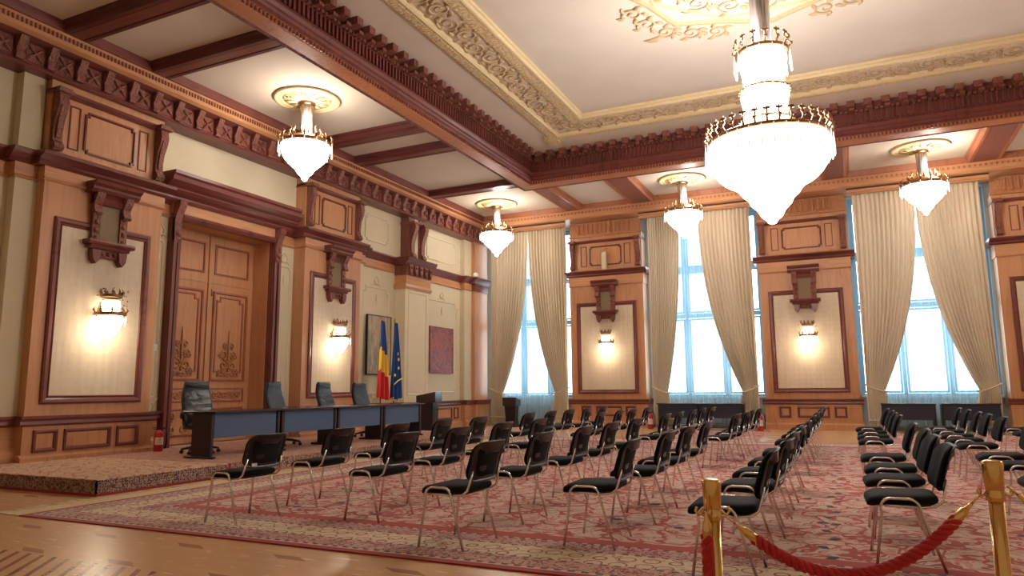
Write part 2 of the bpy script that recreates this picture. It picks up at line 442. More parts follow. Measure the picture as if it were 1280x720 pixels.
# ------------------------------------------------------------------ shell
struct(MB().box(-12.6, XR+.3, YF-.3, 23.6, -.3, 0).build('floor', 'floor'))
w = MB(TL)
DY0, DY1, DZ = 9.62, 12.13, 4.66       # door opening
w.box(YF-.3, DY0, -.6, 0, 0, 7.5); w.box(DY1, 23.6, -.6, 0, 0, 7.5); w.box(DY0, DY1, -.6, 0, DZ, 7.5)
w.box(DY0, DY1, -.6, 0, 0, SH-.02); w.box(DY0-.1, DY1+.1, -.7, -.58, 0, 5)  # block under and unseen backing behind the door, added to stop light leaking in
struct(w.build('wall_left', 'cream'))
struct(MB().box(XR, XR+.3, YF-.3, 23.6, 0, 8.1).build('wall_right', 'cream'))
struct(MB().box(-12.5, XR+.3, YF-.3, YF, 0, 8.1).build('wall_front', 'cream'))
WINS = [(-11.5, -8.45), (-5.8, -2.25), (.35, 3.8), (6.5, 9.5)]
w = MB(TB); e = [-12.5] + [k for ab in WINS for k in ab] + [XR+.3]
for i in range(0, len(e), 2): w.box(e[i], e[i+1], -.4, 0, 0, 7.5)
for a, b in WINS: w.box(a, b, -.4, 0, 0, .95); w.box(a, b, -.4, 0, 6.85, 7.5)
struct(w.build('wall_back', 'under'))

# ------------------------------------------------------------------ ceiling
CX0, CX1, CY0, CY1 = -8.03, 6.09, 3.44, 18.46      # central opening
c = MB(); 
c.box(CX0-.05, CX1+.05, CY0-.05, CY1+.05, ZI, ZI+.2)
for a in ((-12.6, CX0, YF-.3, 23.6), (CX1, XR+.3, YF-.3, 23.6), (CX0, CX1, CY1, 23.6), (CX0, CX1, YF-.3, CY0)):
    c.box(a[0], a[1], a[2], a[3], ZC, ZC+.15)
ceiling = struct(c.build('ceiling', 'ceil'))

# great beam framing the central opening: profile from soffit up and inwards
prof = [(-.39, ZC), (-.39, ZB+.03), (-.35, ZB+.03), (-.33, ZB), (0, ZB), (0, ZB+.22), (.03, ZB+.25), (.0, ZB+.3), (-.02, ZB+.36), (.05, ZB+.42),
        (.08, ZB+.46), (.03, ZB+.5), (.03, ZB+.72), (.1, ZB+.75), (.12, ZB+.82), (.12, ZI), (-.39, ZI)]
def rect_loops(prof):
    return [[(CX0+o, CY0+o, z), (CX1-o, CY0+o, z), (CX1-o, CY1-o, z), (CX0+o, CY1-o, z)] for o, z in prof]
def rect_mb(prof):
    m = MB(); m.loops(rect_loops(prof)); return m
broot = trim_root()
rect_mb([(-.42, ZC), (-.42, ZB+.02), (-.39, ZB), (-.365, ZB+.02), (-.34, ZB-.005), (-.31, ZB+.02)]).build('soffit', 'carved', broot)
rect_mb([(-.31, ZB+.005), (-.06, ZB+.045), (-.03, ZB+.075), (-.02, ZB+.13), (0, ZB+.14)]).build('band', 'band_wood', broot)
rect_mb([(.0, ZB+.14), (.035, ZB+.17), (.02, ZB+.2), (.045, ZB+.24), (.03, ZB+.30), (.06, ZB+.36), (.09, ZB+.38), (.02, ZB+.42), (.02, ZB+.72), (.08, ZB+.74), (.13, ZB+.8), (.13, ZI)]).build('upper_moulding', 'dark', broot)
def around(m, z0, z1, o0, o1, step, w, sides='NSEW'):
    # little blocks of width w every step round the opening, projecting from o0 to o1
    n = int((CX1-CX0-2*o1)/step)
    for i in range(n+1):
        x = CX0+o1+(CX1-CX0-2*o1)*i/n
        m.box(x-w/2, x+w/2, CY1-o1, CY1-o0, z0, z1); m.box(x-w/2, x+w/2, CY0+o0, CY0+o1, z0, z1)
    n = int((CY1-CY0-2*o1)/step)
    for i in range(1, n):
        y = CY0+o1+(CY1-CY0-2*o1)*i/n
        m.box(CX0+o0, CX0+o1, y-w/2, y+w/2, z0, z1); m.box(CX1-o1, CX1-o0, y-w/2, y+w/2, z0, z1)
    return m
around(MB(), ZB+.06, ZB+.13, -.05, -.005, .085, .04).build('dentil_row', 'dark', broot)
around(MB(), ZB+.44, ZB+.70, .01, .065, .11, .05).build('fluted_frieze', 'dark', broot)
mo = MB()
around(mo, ZB+.68, ZB+.735, .02, .14, .11, .07)
around(mo, ZI-.145, ZI+.0, .1, .38, .37, .17); around(mo, ZI-.2, ZI-.14, .1, .26, .37, .12)
mo.build('modillions', 'carved', broot)


# gilded mouldings on the central ceiling
g = trim_root()
def crect(m, prof): m.loops(rect_loops(prof)); return m
crect(MB(), [(1.12, ZI+.01), (1.14, ZI-.05), (1.20, ZI-.075), (1.36, ZI-.09), (1.40, ZI-.05)]).build('leaf_band', 'gold', g)
crect(MB(), [(1.40, ZI-.05), (1.41, ZI-.1), (1.45, ZI-.11), (1.49, ZI-.08), (1.50, ZI+.01)]).build('rib', 'gold_rim', g)
crect(MB(), [(1.5, ZI-.012), (2.1, ZI-.012), (2.1, ZI+.01)]).build('scroll_field', 'scroll_field', g)
crect(MB(), [(2.09, ZI+.01), (2.10, ZI-.06), (2.2, ZI-.08), (2.36, ZI-.09), (2.38, ZI-.07)]).build('inner_leaf_band', 'gold', g)
crect(MB(), [(2.38, ZI-.07), (2.39, ZI-.11), (2.44, ZI-.11), (2.47, ZI-.07), (2.5, ZI-.06), (2.5, ZI+.01)]).build('inner_rib', 'gold_rim', g)
def spiral(m, cx, cy, z, r, a0, turns, sgn=1, rr=.02):
    pts = []
    n = int(20*turns)
    for i in range(n+1):
        t = i/n; a = a0+sgn*turns*2*PI*t; q = r*(1-.82*t)
        pts.append((cx+q*math.cos(a), cy+q*math.sin(a), z))
    m.tube(pts, [rr*(1-.4*i/n) for i in range(n+1)], 5)
def leafblob(m, x, y, z, a, l, w=.035):
    m.tube([(x+l*t*math.cos(a+.7*t), y+l*t*math.sin(a+.7*t), z) for t in (0, .33, .66, 1)], [w*.5, w, w*.7, .004], 5)
sm = MB(); zz = ZI-.025
def scroll_run(x0, y0, x1, y1, nx, ny):
    L = math.hypot(x1-x0, y1-y0); n = max(1, int(L/.5)); ux, uy = (x1-x0)/L, (y1-y0)/L
    for i in range(n):
        s = (i+.5)*L/n; cx, cy = x0+ux*s, y0+uy*s; sg = 1 if i % 2 else -1
        spiral(sm, cx+nx*.06*sg, cy+ny*.06*sg, zz, .24, math.atan2(uy, ux)+(0 if sg > 0 else PI), 1.7, sg, .026)
        for q in range(6):
            a = math.atan2(uy, ux)+q*1.1+sg; leafblob(sm, cx+.22*math.cos(a), cy+.22*math.sin(a), zz, a+.4, .17, .045)
for o in (1.8,):
    scroll_run(CX0+o, CY0+o, CX0+o, CY1-o, 1, 0); scroll_run(CX0+o, CY1-o, CX1-o, CY1-o, 0, 1)
    scroll_run(CX1-o, CY1-o, CX1-o, CY0+o, 1, 0); scroll_run(CX1-o, CY0+o, CX0+o, CY0+o, 0, 1)
sm.build('scrollwork', 'scroll', g)
# corner tablets
ct = MB()
for x, y in ((CX0+1.25, CY1-1.25), (CX1-1.25, CY1-1.25), (CX0+1.25, CY0+1.25), (CX1-1.25, CY0+1.25)):
    ct.box(x-.22, x+.22, y-.22, y+.22, ZI-.1, ZI); 
    ct.box(x-.13, x+.13, y-.13, y+.13, ZI-.13, ZI-.09)
ct.build('corner_tablet', 'gold', g)

# centre medallion
CHX, CHY = -.86, 10.95
md = empty('ceiling_medallion', (CHX, CHY, ZI), 0, 'large gilded plaster rosette around the stem of the big central chandelier', 'ceiling medallion')
def polyring(R, n, prof, rot=0, star=0):
    return [[((R-d)*(1-(star if i % 2 else 0))*math.cos(rot+2*PI*i/n), (R-d)*(1-(star if i % 2 else 0))*math.sin(rot+2*PI*i/n), o) for i in range(n)] for d, o in prof]
m_ = MB(); m_.loops(polyring(2.35, 16, [(0, 0), (.01, -.05), (.07, -.06), (.09, -.02), (.1, 0)], 0, .1)); m_.build('star_frame', 'scroll', md)
m_ = MB(); m_.loops(polyring(2.0, 8, [(0, 0), (.01, -.04), (.05, -.05), (.06, 0)], PI/8)); m_.lathe((0, 0, -.03), [(1.0, 0.03), (1.0, 0), (.9, -.04), (.55, -.08), (.3, -.12), (.2, -.2)], 32); m_.build('rosette', 'gold_rim', md)
m_ = MB()
for k in range(16):
    a = 2*PI*k/16; x, y = 1.55*math.cos(a), 1.55*math.sin(a)
    spiral(m_, x, y, -.02, .22, a, 1.5, 1 if k % 2 else -1, .022)
    for q in range(4): leafblob(m_, x+.2*math.cos(a+q*1.6), y+.2*math.sin(a+q*1.6), -.02, a+q*1.6, .2, .045)
m_.build('scrollwork', 'scroll', md)
for k in range(4):
    m_ = MB()
    for dz in (-.62, -.31, 0, .31, .62):
        a = PI/4+k*PI/2+dz*.62; R = 2.62-abs(dz)*.28; x, y = R*math.cos(a), R*math.sin(a)
        spiral(m_, x, y, -.02, .2, a, 1.4, 1 if dz > 0 else -1, .022)
        for q in range(5): leafblob(m_, x+.17*math.cos(a+q*1.25), y+.17*math.sin(a+q*1.25), -.02, a+q*1.25, .17, .04)
    a = PI/4+k*PI/2; leafblob(m_, 2.8*math.cos(a), 2.8*math.sin(a), -.02, a, .35, .06)
    m_.build('corner_scrollwork', 'scroll', md)

# coffer beams: (x0,x1,y0,y1)
def beam(x0, x1, y0, y1, axis, inlay=False):
    r = trim_root(); mt = 'dark_x' if axis == 'x' else 'dark_y'
    if axis == 'x':
        m = MB(lambda a, b, c: (a, b, c)); lo, hi = y0, y1; P = lambda poly: m.prism(poly, x0, x1, 'a')
    else:
        m = MB(lambda a, b, c: (b, a, c)); lo, hi = x0, x1; P = lambda poly: m.prism(poly, y0, y1, 'a')
    w = hi-lo
    P([(lo-.06, ZC+.01), (lo-.05, ZC-.04), (lo-.01, ZC-.06), (lo, ZB+.03), (lo+.03, ZB), (lo+.10, ZB), (lo+.11, ZB+.02), (hi-.11, ZB+.02), (hi-.10, ZB),
       (hi-.03, ZB), (hi, ZB+.03), (hi+.01, ZC-.06), (hi+.05, ZC-.04), (hi+.06, ZC+.01)])
    m.build('beam', 'deep' if axis == 'x' else 'mid_y', r)
    m = MB() if axis == 'x' else MB(lambda a, b, c: (b, a, c))
    a0, a1 = (x0, x1) if axis == 'x' else (y0, y1)
    m.box(a0, a1, lo+.12, hi-.12, ZB+.008, ZB+.03)
    m.build('inlay', 'dark_x' if axis == 'x' else 'carved', r)
    return r
XW = -11.33; YW = 21.75
for y0, y1 in ((-.4, -.0), (3.05, 3.45), (6.75, 7.2), (8.38, 8.8), (12.93, 13.35), (14.4, 14.8), (18.03, 18.45)):
    beam(XW, CX0-.41, y0, y1, 'x')
for x0, x1 in ((-8.2, -7.62), (-5.98, -5.22), (-2.3, -1.62), (-.3, .38), (3.3, 4.06), (5.68, 6.2)):
    beam(x0, x1, CY1+.41, YW, 'y')
beam(CX0-.4, XW, 18.95, 18.951, 'x') if False else None
# right and front ranges, plain crossings
for y0, y1 in ((3.05, 3.45), (8.38, 8.8), (12.93, 13.35), (18.03, 18.45)): beam(CX1+.41, XR, y0, y1, 'x')

# ------------------------------------------------------------------ left wall cornice
r = trim_root(); m = MB(TL)
o0 = XW-XL
m.prism([(0, 6.9), (o0-.1, 6.9), (o0-.04, 6.93), (o0, 6.95), (o0, ZB), (o0-.05, ZB+.03), (o0-.1, ZC), (0, ZC)], YF, YW, 'a'); m.build('dentil_band', 'tan_y', r)
m = MB(TL); n = 330
for i in range(n):
    y = YF+.1+i*(YW-YF-.1)/n; m.box(y, y+.03, o0-.02, o0+.014, 7.02, 7.1)
m.prism([(o0-.06, ZB-.01), (o0+.03, ZB+.01), (o0+.06, ZC), (o0-.1, ZC)], YF, YW, 'a')
m.build('dentil_row', 'dark_y', r)
m = MB(TL)
m.prism([(0, 6.42), (.40, 6.42), (.42, 6.45), (.40, 6.48), (.36, 6.5), (.36, 6.84), (.42, 6.86), (.5, 6.9), (0, 6.9)], YF, YP-.2, 'a')
m.build('frieze', 'dark_y', r)
m = MB(TL); q = MB(TL)
y = YF+.2
while y < YP-.6:
    m.prism([(.36, 6.5), (.42, 6.5), (.44, 6.55), (.42, 6.65), (.48, 6.75), (.52, 6.86), (.36, 6.86)], y, y+.13, 'a')
    q.box(y+.17, y+.45, .355, .375, 6.53, 6.82)
    for a in (0, 1):
        q.tube([(y+.19+.24*t, .38+.012*math.sin(PI*t), 6.56+.23*(t if a else 1-t)) for t in (0, .25, .5, .75, 1)], [.012, .03, .018, .03, .012], 5)
    y += .49
m.build('bracket_row', 'carved', r); q.build('carved_panels', 'carved', r)

# back cornice, pelmet
r = trim_root(); m = MB(TB)
ob = YB-YW
m.prism([(0, 6.92), (ob-.12, 6.92), (ob-.05, 6.88), (ob, 6.92), (ob, ZB), (ob-.04, ZC), (0, ZC)], XW, XR, 'a'); m.build('soffit_band', 'tan_x', r)
m = MB(TB); n = 170
for i in range(n):
    x = XW+i*(XR-XW)/n; m.box(x, x+.05, ob-.01, ob+.02, 7.03, 7.09)
m.prism([(ob-.04, ZB), (ob+.03, ZB+.01), (ob+.06, ZC), (ob-.1, ZC)], XW, XR, 'a')
m.build('dentil_row', 'mid', r)
PEL = [(-11.45, -8.42), (-5.83, -2.22), (.33, 3.82), (6.4, 9.5)]
for a, b in PEL:
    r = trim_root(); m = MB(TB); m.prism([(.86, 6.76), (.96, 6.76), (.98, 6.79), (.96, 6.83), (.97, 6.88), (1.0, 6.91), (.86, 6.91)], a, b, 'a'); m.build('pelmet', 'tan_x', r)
    m = MB(TB); m.box(a, b, .98, 1.03, 6.895, 6.925); m.build('black_strip', 'black', r)  # thin black strip along the top of the pelmet

# ------------------------------------------------------------------ pilasters, shared routine in wall coordinates
def pilaster(T, s0, s1, D, zf, axis, ledge=(4.93, 5.12), top=6.42, fluted=False):
    """wooden pilaster: s0..s1 along the wall, D depth, zf floor"""
    r = trim_root(); t = 'tan'; dk = 'dark_y' if axis == 'y' else 'dark_x'
    L0, L1 = ledge
    m = MB(T)
    m.box(s0, s1, 0, D, zf, L0); m.build('shaft', t, r)
    m = MB(T)                                                   # base and rail
    bh = .06 if zf > .1 else .16
    m.prism([(0, zf), (D+.10, zf), (D+.10, zf+bh), (D+.06, zf+bh+.03), (D+.05, zf+bh+.05), (0, zf+bh+.05)], s0-.06, s1+.06, 'a')
    m.box(s0-.03, s1+.03, 0, D+.05, zf, .76); m.build('dado', t, r)
    m = MB(T); m.prism([(0, .74), (D+.07, .74), (D+.10, .77), (D+.09, .82), (D+.13, .86), (D+.13, .9), (0, .9)], s0-.1, s1+.1, 'a'); m.build('chair_rail', dk, r)
    m = MB(T); W = s1-s0; z0, z1 = zf+.14 if zf > .1 else .36, .68
    for a, b in (((.06, .23), (.28, .65), (.70, .89)) if zf > .1 else ((.14, .27), (.34, .68), (.73, .86))):
        m.ring(s0+W*a, s0+W*b, z0, z1, D+.05, [(0, 0), (.0, .035), (.03, .04), (.05, .015), (.06, .0)])
    m.build('dado_panels', dk, r)
    # large framed fabric panel
    a0, a1, c0, c1 = s0+W*.085+.02, s1-W*.085-.02, 1.08, 4.12
    m = MB(T); m.ring(a0, a1, c0, c1, D, [(0, 0), (0, .03), (.03, .045), (.07, .04), (.10, .02), (.12, .035), (.14, .0)]); m.build('panel_frame', dk, r)
    m = MB(T); m.box(a0+.12, a1-.12, D-.01, D+.012, c0+.12, c1-.12); m.build('fabric_panel', 'panel', r)
    # tan band and ledge
    m = MB(T); m.prism([(0, 4.68), (D+.03, 4.68), (D+.05, 4.71), (D+.03, 4.74), (D+.03, L0), (0, L0)], s0-.03, s1+.03, 'a'); m.build('band', 'tan_y' if axis == 'y' else 'tan_x', r)
    m = MB(T); m.prism([(0, L0-.02), (D+.05, L0-.02), (D+.09, L0+.02), (D+.08, L0+.06), (D+.15, L0+.11), (D+.2, L0+.14), (D+.2, L1), (D+.17, L1+.015), (0, L1+.015)], s0-.15, s1+.15, 'a'); m.build('ledge', dk, r)
    # upper box
    u0, u1 = s0+.02, s1-.02; Du = D-.05
    m = MB(T); m.box(u0, u1, 0, Du, L1, top); m.prism([(0, L1), (Du+.14, L1), (Du+.12, L1+.05), (Du+.05, L1+.08), (0, L1+.08)], u0-.02, u1+.02, 'a'); m.build('upper_box', t, r)
    m = MB(T)
    zt = 6.18
    m.prism([(0, zt), (Du+.06, zt), (Du+.1, zt+.04), (Du+.12, zt+.08), (0, zt+.08)], u0+.16, u1-.16, 'a')
    m.nring(u0+W*.27, u1-W*.27, L1+.2, zt-.12, Du, [(0, 0), (0, .03), (.03, .035), (.045, 0)], .05)
    m.ring(u0+W*.15, u0+W*.235, L1+.2, zt-.1, Du, [(0, 0), (0, .015), (.02, .015), (.025, 0)]); m.ring(u1-W*.235, u1-W*.15, L1+.2, zt-.1, Du, [(0, 0), (0, .015), (.02, .015), (.025, 0)])
    m.build('upper_panel_frame', dk, r)
    for a in (u0+.03, u1-.19):                                    # scroll brackets
        m = MB(T)
        pf = [(Du, L1+.1), (Du+.1, L1+.09), (Du+.15, L1+.14), (Du+.13, L1+.2), (Du+.08, L1+.26), (Du+.07, L1+.42), (Du+.1, L1+.6), (Du+.17, L1+.78), (Du+.2, L1+.9), (Du+.16, zt+.02), (Du, zt+.02)]
        m.prism(pf, a, a+.16, 'a')
        m.prism([(Du, L1+.3), (Du+.10, L1+.3), (Du+.13, L1+.6), (Du+.21, L1+.85), (Du, L1+.85)], a+.04, a+.12, 'a')
        m.box(a-.05, a+.21, 0, Du+.24, zt, zt+.05); m.box(a-.03, a+.19, 0, Du+.21, zt+.05, zt+.09)
        m.build('scroll_bracket', 'carved', r)
    if fluted:
        m = MB(T); m.box(u0, u1, Du, Du+.03, 6.45, 6.9)
        for i in range(int((u1-u0-.5)/.16)):
            x = u0+.27+i*.16; m.prism([(x, Du+.02), (x+.03, Du+.08), (x+.08, Du+.08), (x+.11, Du+.02)], 6.5, 6.85, 'c')
        m.box(u0-.03, u1+.03, Du-.02, Du+.07, 6.4, 6.45); m.build('fluted_frieze', 'carved_tan', r)
    return r
def niche(T, s, D, side, label):
    """carved frame hanging across the top edge of the panel"""
    r = empty('carved_wall_bracket', T(s, D, 3.45), 0, label, 'wall ornament', 'carved frames over the wall sconces')
    o = Vector(T(s, D, 3.45))
    TT = lambda a, b, c: tuple(Vector(T(s+a, D+b, 3.45+c))-o)
    m = MB(TT)
    m.box(-.3, .3, 0, .06, .12, 1.2); m.build('back_board', 'dark', r)
    m = MB(TT); m.box(-.17, .17, .05, .075, .38, 1.0); m.build('grille', 'grille', r)
    m = MB(TT)
    m.prism([(0, 1.2), (.2, 1.2), (.24, 1.25), (.24, 1.29), (.3, 1.33), (.32, 1.38), (0, 1.38)], -.44, .44, 'a')
    m.prism([(0, 1.02), (.1, 1.02), (.13, 1.08), (.1, 1.14), (.16, 1.2), (0, 1.2)], -.34, .34, 'a'); m.build('crown_shelf', 'dark', r)
    for k in (-1, 1):
        m = MB(TT)
        m.prism([(.05, .84), (.14, .82), (.18, .86), (.15, .92), (.13, 1.0), (.2, 1.12), (.22, 1.2), (.05, 1.2)], k*.27-.07, k*.27+.07, 'a'); m.build('scroll', 'carved', r)
        m = MB(TT)
        m.box(k*.25-.07, k*.25+.07, .03, .1, .34, .84)
        for z in (.42, .56, .70): m.ball((k*.25, .1, z), .045, 8, 5, (1, .6, 1.2))
        m.build('side_stile', 'carved', r)
        m = MB(TT); m.prism([(k*.24-.08, .22), (k*.24+.08, .22), (k*.24+.06, .06), (k*.24, -.02), (k*.24-.06, .06)], .02, .15, 'b'); m.build('drop', 'dark', r)
    m = MB(TT); m.prism([(0, .3), (.2, .3), (.22, .34), (.2, .38), (0, .38)], -.42, .42, 'a'); m.prism([(0, .24), (.14, .24), (.17, .3), (0, .3)], -.36, .36, 'a'); m.build('lower_shelf', 'dark', r)
    m = MB(TT); m.box(-.2, .2, .02, .09, .1, .24)
    for x in (-.12, 0, .12): m.ball((x, .1, .17), .04, 8, 5)
    m.build('carved_apron', 'carved', r)
    return r
def sconce(T, s, D, z, label):
    r = empty('wall_sconce', T(s, D, z), 0, label, 'wall lamp', 'crystal wall sconces')
    o = Vector(T(s, D, z)); K = 1.3; TT = lambda a, b, c: tuple(Vector(T(s+K*a, D+K*b, z+K*c))-o)
    m = MB(TT); m.ball((0, .02, .0), .13, 14, 8, (.8, .25, 1.6)); m.tube([(0, .02, 0), (0, .1, .05), (0, .14, .12)], .012, 6); m.build('backplate', 'brass', r)
    m = MB(TT); m.lathe((0, .13, 0), [(.02, -.3), (.08, -.24), (.13, -.15), (.155, -.05), (.15, 0)], 20, .04); m.build('crystal_bowl', 'crystal_sconce', r)
    m = MB(TT); m.lathe((0, .13, 0), [(.09, .05), (.11, .12), (.10, .2)], 16, .05); m.build('crystal_cup', 'crystal_sconce', r)
    for z0, R in ((.0, .18), (.24, .12)):
        m = MB(TT); m.lathe((0, .13, 0), [(R, z0), (R+.012, z0+.012), (R+.012, z0+.035), (R, z0+.045), (R-.015, z0+.045), (R-.015, z0)], 20, 0)
        for k in range(9):
            a = 2*PI*k/9; x, y = R*math.cos(a), .13+R*math.sin(a)
            m.tube([(x, y, z0+.04), (x*1.12, .13+(y-.13)*1.12, z0+.08), (x, y, z0+.12)], [.012, .01, .003], 5); m.ball((x*1.1, .13+(y-.13)*1.1, z0+.075), .018, 6, 4)
        m.build('brass_crown', 'old_brass', r)
    m = MB(TT); rs = random.Random(5)
    for k in range(46):
        a = rs.uniform(-.2, PI+.2); R_2 = rs.choice([.19, .15]); m.ball((R_2*math.cos(a), .13+R_2*math.sin(a), rs.uniform(-.06, .36)), rs.uniform(.007, .013), 5, 4)
    m.build('crystal_beads', 'crystal', r)['kind'] = 'stuff'
    for k in range(8):
        a = 2*PI*k/8+.2; m = MB(TT); x, y = .195*math.cos(a), .13+.195*math.sin(a)
        if y < .03: continue
        m.tube([(x, y, 0), (x, y, -.05), (x, y, -.13)], [.004, .014, .003], 6); m.build('pendant', 'pendant', r)
    l = bpy.data.lights.new('sconce_light', 'POINT'); l.energy = 15; l.color = (1, .84, .64); l.shadow_soft_size = .06
    lo = bpy.data.objects.new('sconce_light', l); col.objects.link(lo); lo.location = TT(-.04, .3, -.26); lo.parent = r
    return r

DL = XP-XL; DB = YB-YP
LP = [(6.8, 8.98), (12.93, 15.08)]
names = ['nearer the camera, before the tall door', 'beyond the tall door']
for i, (a, b) in enumerate(LP):
    pilaster(TL, a, b, DL, SH, 'y')
    niche(TL, (a+b)/2+.02, DL+.0, 'L', 'carved dark wood frame on the pilaster ' + names[i])
    sconce(TL, (a+b)/2+.08, DL+.012, 2.55, 'lit crystal sconce on the pilaster ' + names[i])
for i, (a, b) in enumerate([(-8.42, -5.87), (-2.24, .29), (3.87, 6.42)]):
    pilaster(TB, a, b, DB, 0, 'x', (5.03, 5.18), fluted=True)
    if i < 2:
        k = ['between the corner window and second window', 'between the second and third windows'][i]
        niche(TB, (a+b)/2, DB, 'B', 'carved dark wood frame on the pilaster ' + k)
        sconce(TB, (a+b)/2+.02, DB+.012, 2.72, 'lit crystal sconce on the pilaster ' + k)

# left wall long mouldings between pilasters: ledge, band, rail, dado
def wall_run(s0, s1, D=0.0, zf=0.0):
    r = trim_root(); e0 = .14 if D > .05 else 0
    m = MB(TL); m.prism([(0, 4.91), (D+.04, 4.91), (D+.08, 4.96), (D+.14, 5.04), (D+.19, 5.08), (D+.19, 5.12), (0, 5.135)], s0-e0, s1+e0, 'a'); m.build('ledge', 'dark_y', r)
    m = MB(TL); m.prism([(0, 4.66), (D+.03, 4.66), (D+.05, 4.69), (D+.03, 4.72), (D+.03, 4.91), (0, 4.91)], s0-e0*.25, s1+e0*.25, 'a'); m.build('band', 'tan_y', r)
    m = MB(TL); m.prism([(0, .74), (D+.07, .74), (D+.10, .77), (D+.09, .82), (D+.13, .86), (D+.13, .9), (0, .9)], s0, s1, 'a'); m.build('chair_rail', 'dark_y', r)
    m = MB(TL); m.prism([(0, zf), (D+.1, zf), (D+.1, zf+.16), (D+.05, zf+.22), (D+.03, zf+.22), (D+.03, .75), (0, .75)], s0, s1, 'a'); m.build('dado', 'tan_y', r)
    if s1-s0 > 1.2:
        m = MB(TL); W = s1-s0
        for a, b in ((.08, .3), (.36, .76), (.81, .93)): m.ring(s0+W*a, s0+W*b, .3, .68, D+.03, [(0, 0), (0, .03), (.03, .035), (.05, .01), (.06, 0)])
        m.build('dado_panels', 'dark_y', r)
    if D > .05:
        m = MB(TL); m.box(s0, s1, 0, D, .9, 6.45); m.build('strip', 'cream', r)
    return r
for a, b, z in ((YF, 3.2, 0), (4.9, 6.45, 0), (15.45, 17.1, SH), (18.6, 21.1, 0)): wall_run(a, b, 0, z)
for a, b, z in ((6.45, 6.8, SH), (15.08, 15.45, SH), (21.1, 21.6, 0)): wall_run(a, b, .17, z)
for a, b in ((8.98, 9.42), (12.28, 12.93)): wall_run(a, b, 0, SH)
# corner pilaster (wood) and cream column pilasters with capitals
r = trim_root()
m = MB(TL); m.box(21.6, 22.55, 0, .30, 0, 6.42); m.build('shaft', 'tan', r)
m = MB(TL); m.prism([(0, 4.93), (.34, 4.93), (.42, 5.02), (.5, 5.08), (.5, 5.12), (0, 5.14)], 21.45, 22.6, 'a'); m.box(21.57, 22.56, 0, .33, 4.66, 4.93); m.prism([(0, .74), (.38, .74), (.42, .82), (.43, .9), (0, .9)], 21.55, 22.6, 'a'); m.build('ledge', 'dark_y', r)
m = MB(TL); m.box(21.58, 22.58, 0, .34, 0, .74); m.prism([(0, 0), (.42, 0), (.42, .16), (.35, .22), (0, .22)], 21.55, 22.6, 'a'); m.build('dado', 'tan', r)
m = MB(TL); m.ring(21.8, 22.3, .36, .66, .34, [(0, 0), (0, .02), (.03, .02), (.04, 0)]); m.build('dado_panel', 'tan', r)
for a, b in ((17.1, 18.6), (3.3, 4.8)):
    r = trim_root(); D = .36; mid = (a+b)/2
    m = MB(TL); m.box(a+.1, b-.1, 0, D, .9, 4.3)
    m.ring(a+.25, b-.25, 1.1, 4.15, D, [(0, 0), (0, .015), (.03, .02), (.05, 0)]); m.build('shaft', 'cream_relief', r)
    m = MB(TL); m.box(a+.08, b-.08, 0, D+.04, 4.32, 4.62); m.prism([(0, 4.2), (D+.03, 4.2), (D+.07, 4.27), (D+.05, 4.34), (0, 4.34)], a+.03, b-.03, 'a'); m.build('necking', 'tan_y', r)
    m = MB(TL); m.prism([(0, 4.6), (D+.04, 4.6), (D+.1, 4.9), (0, 4.9)], a+.06, b-.06, 'a')
    for k in range(5):
        x = a+.2+k*(b-a-.4)/4
        m.prism([(x-.09, 4.92), (x+.09, 4.92), (x+.06, 4.72), (x, 4.62), (x-.06, 4.72)], D+.03, D+.15, 'b')
        m.ball((x, D+.14, 4.84), .06, 8, 5)
    m.build('capital', 'carved', r)
    m = MB(TL); m.prism([(0, 4.9), (D+.08, 4.9), (D+.12, 4.97), (D+.2, 5.05), (D+.22, 5.12), (0, 5.14)], a-.05, b+.05, 'a')
    m.prism([(0, .74), (D+.09, .74), (D+.13, .86), (D+.13, .9), (0, .9)], a, b, 'a'); m.build('ledge', 'dark_y', r)
    m = MB(TL); m.box(a+.04, b-.04, 0, D+.04, 0, .75); m.build('dado', 'tan_y', r)
    m = MB(TL); m.box(a+.4, b-.35, 0, .27, 5.13, 6.42); m.build('upper_block', 'cream', r)
    for x in (a+.35, b-.6):
        m = MB(TL); m.box(x, x+.3, 0, .3, 5.13, 6.42)
        m.prism([(.3, 5.16), (.38, 5.15), (.44, 5.2), (.42, 5.28), (.36, 5.35), (.36, 5.6), (.4, 5.8), (.47, 5.98), (.5, 6.1), (.48, 6.2), (.3, 6.2)], x+.06, x+.24, 'a')
        m.box(x-.04, x+.34, 0, .52, 6.2, 6.26); m.build('scroll_bracket', 'carved', r)
# cream relief panels on the wall
def relief(s0, s1, c0, c1, notch=.12, orn=True):
    m = MB(TL)
    m.nring(s0, s1, c0, c1, 0, [(0, 0), (.005, .02), (.03, .025), (.045, .01), (.05, 0)], notch)
    if orn:
        mid = (s0+s1)/2
        for z, sg in ((c1+.06, 1), (c0-.06, -1)):
            for k in (-1, 1):
                pts = [(mid+k*.26*t, .015, z+sg*(.05*math.sin(6*t))) for t in [i/8 for i in range(9)]]
                m.tube(pts, [.018-.012*t/8 for t in range(9)], 5)
                m.tube([(mid+k*.05, .015, z), (mid+k*.11, .015, z+sg*.12), (mid, .015, z+sg*.24)], [.02, .015, .006], 5)
            m.ball((mid, .015, z+sg*.05), .04, 8, 5, (1, .5, 1))
        m.tube([(mid, .015, c1-.22), (mid, .015, c1-.36), (mid, .015, c1-.5)], [.006, .03, .005], 5)
    o = trim(m, 'cream_relief'); return o
for a, b in ((15.55, 17.0), (18.75, 20.95), (4.95, 6.35)):
    relief(a+.1, b-.1, 1.15, 4.15); relief(a+.15, b-.15, 5.42, 6.2, .08, False)
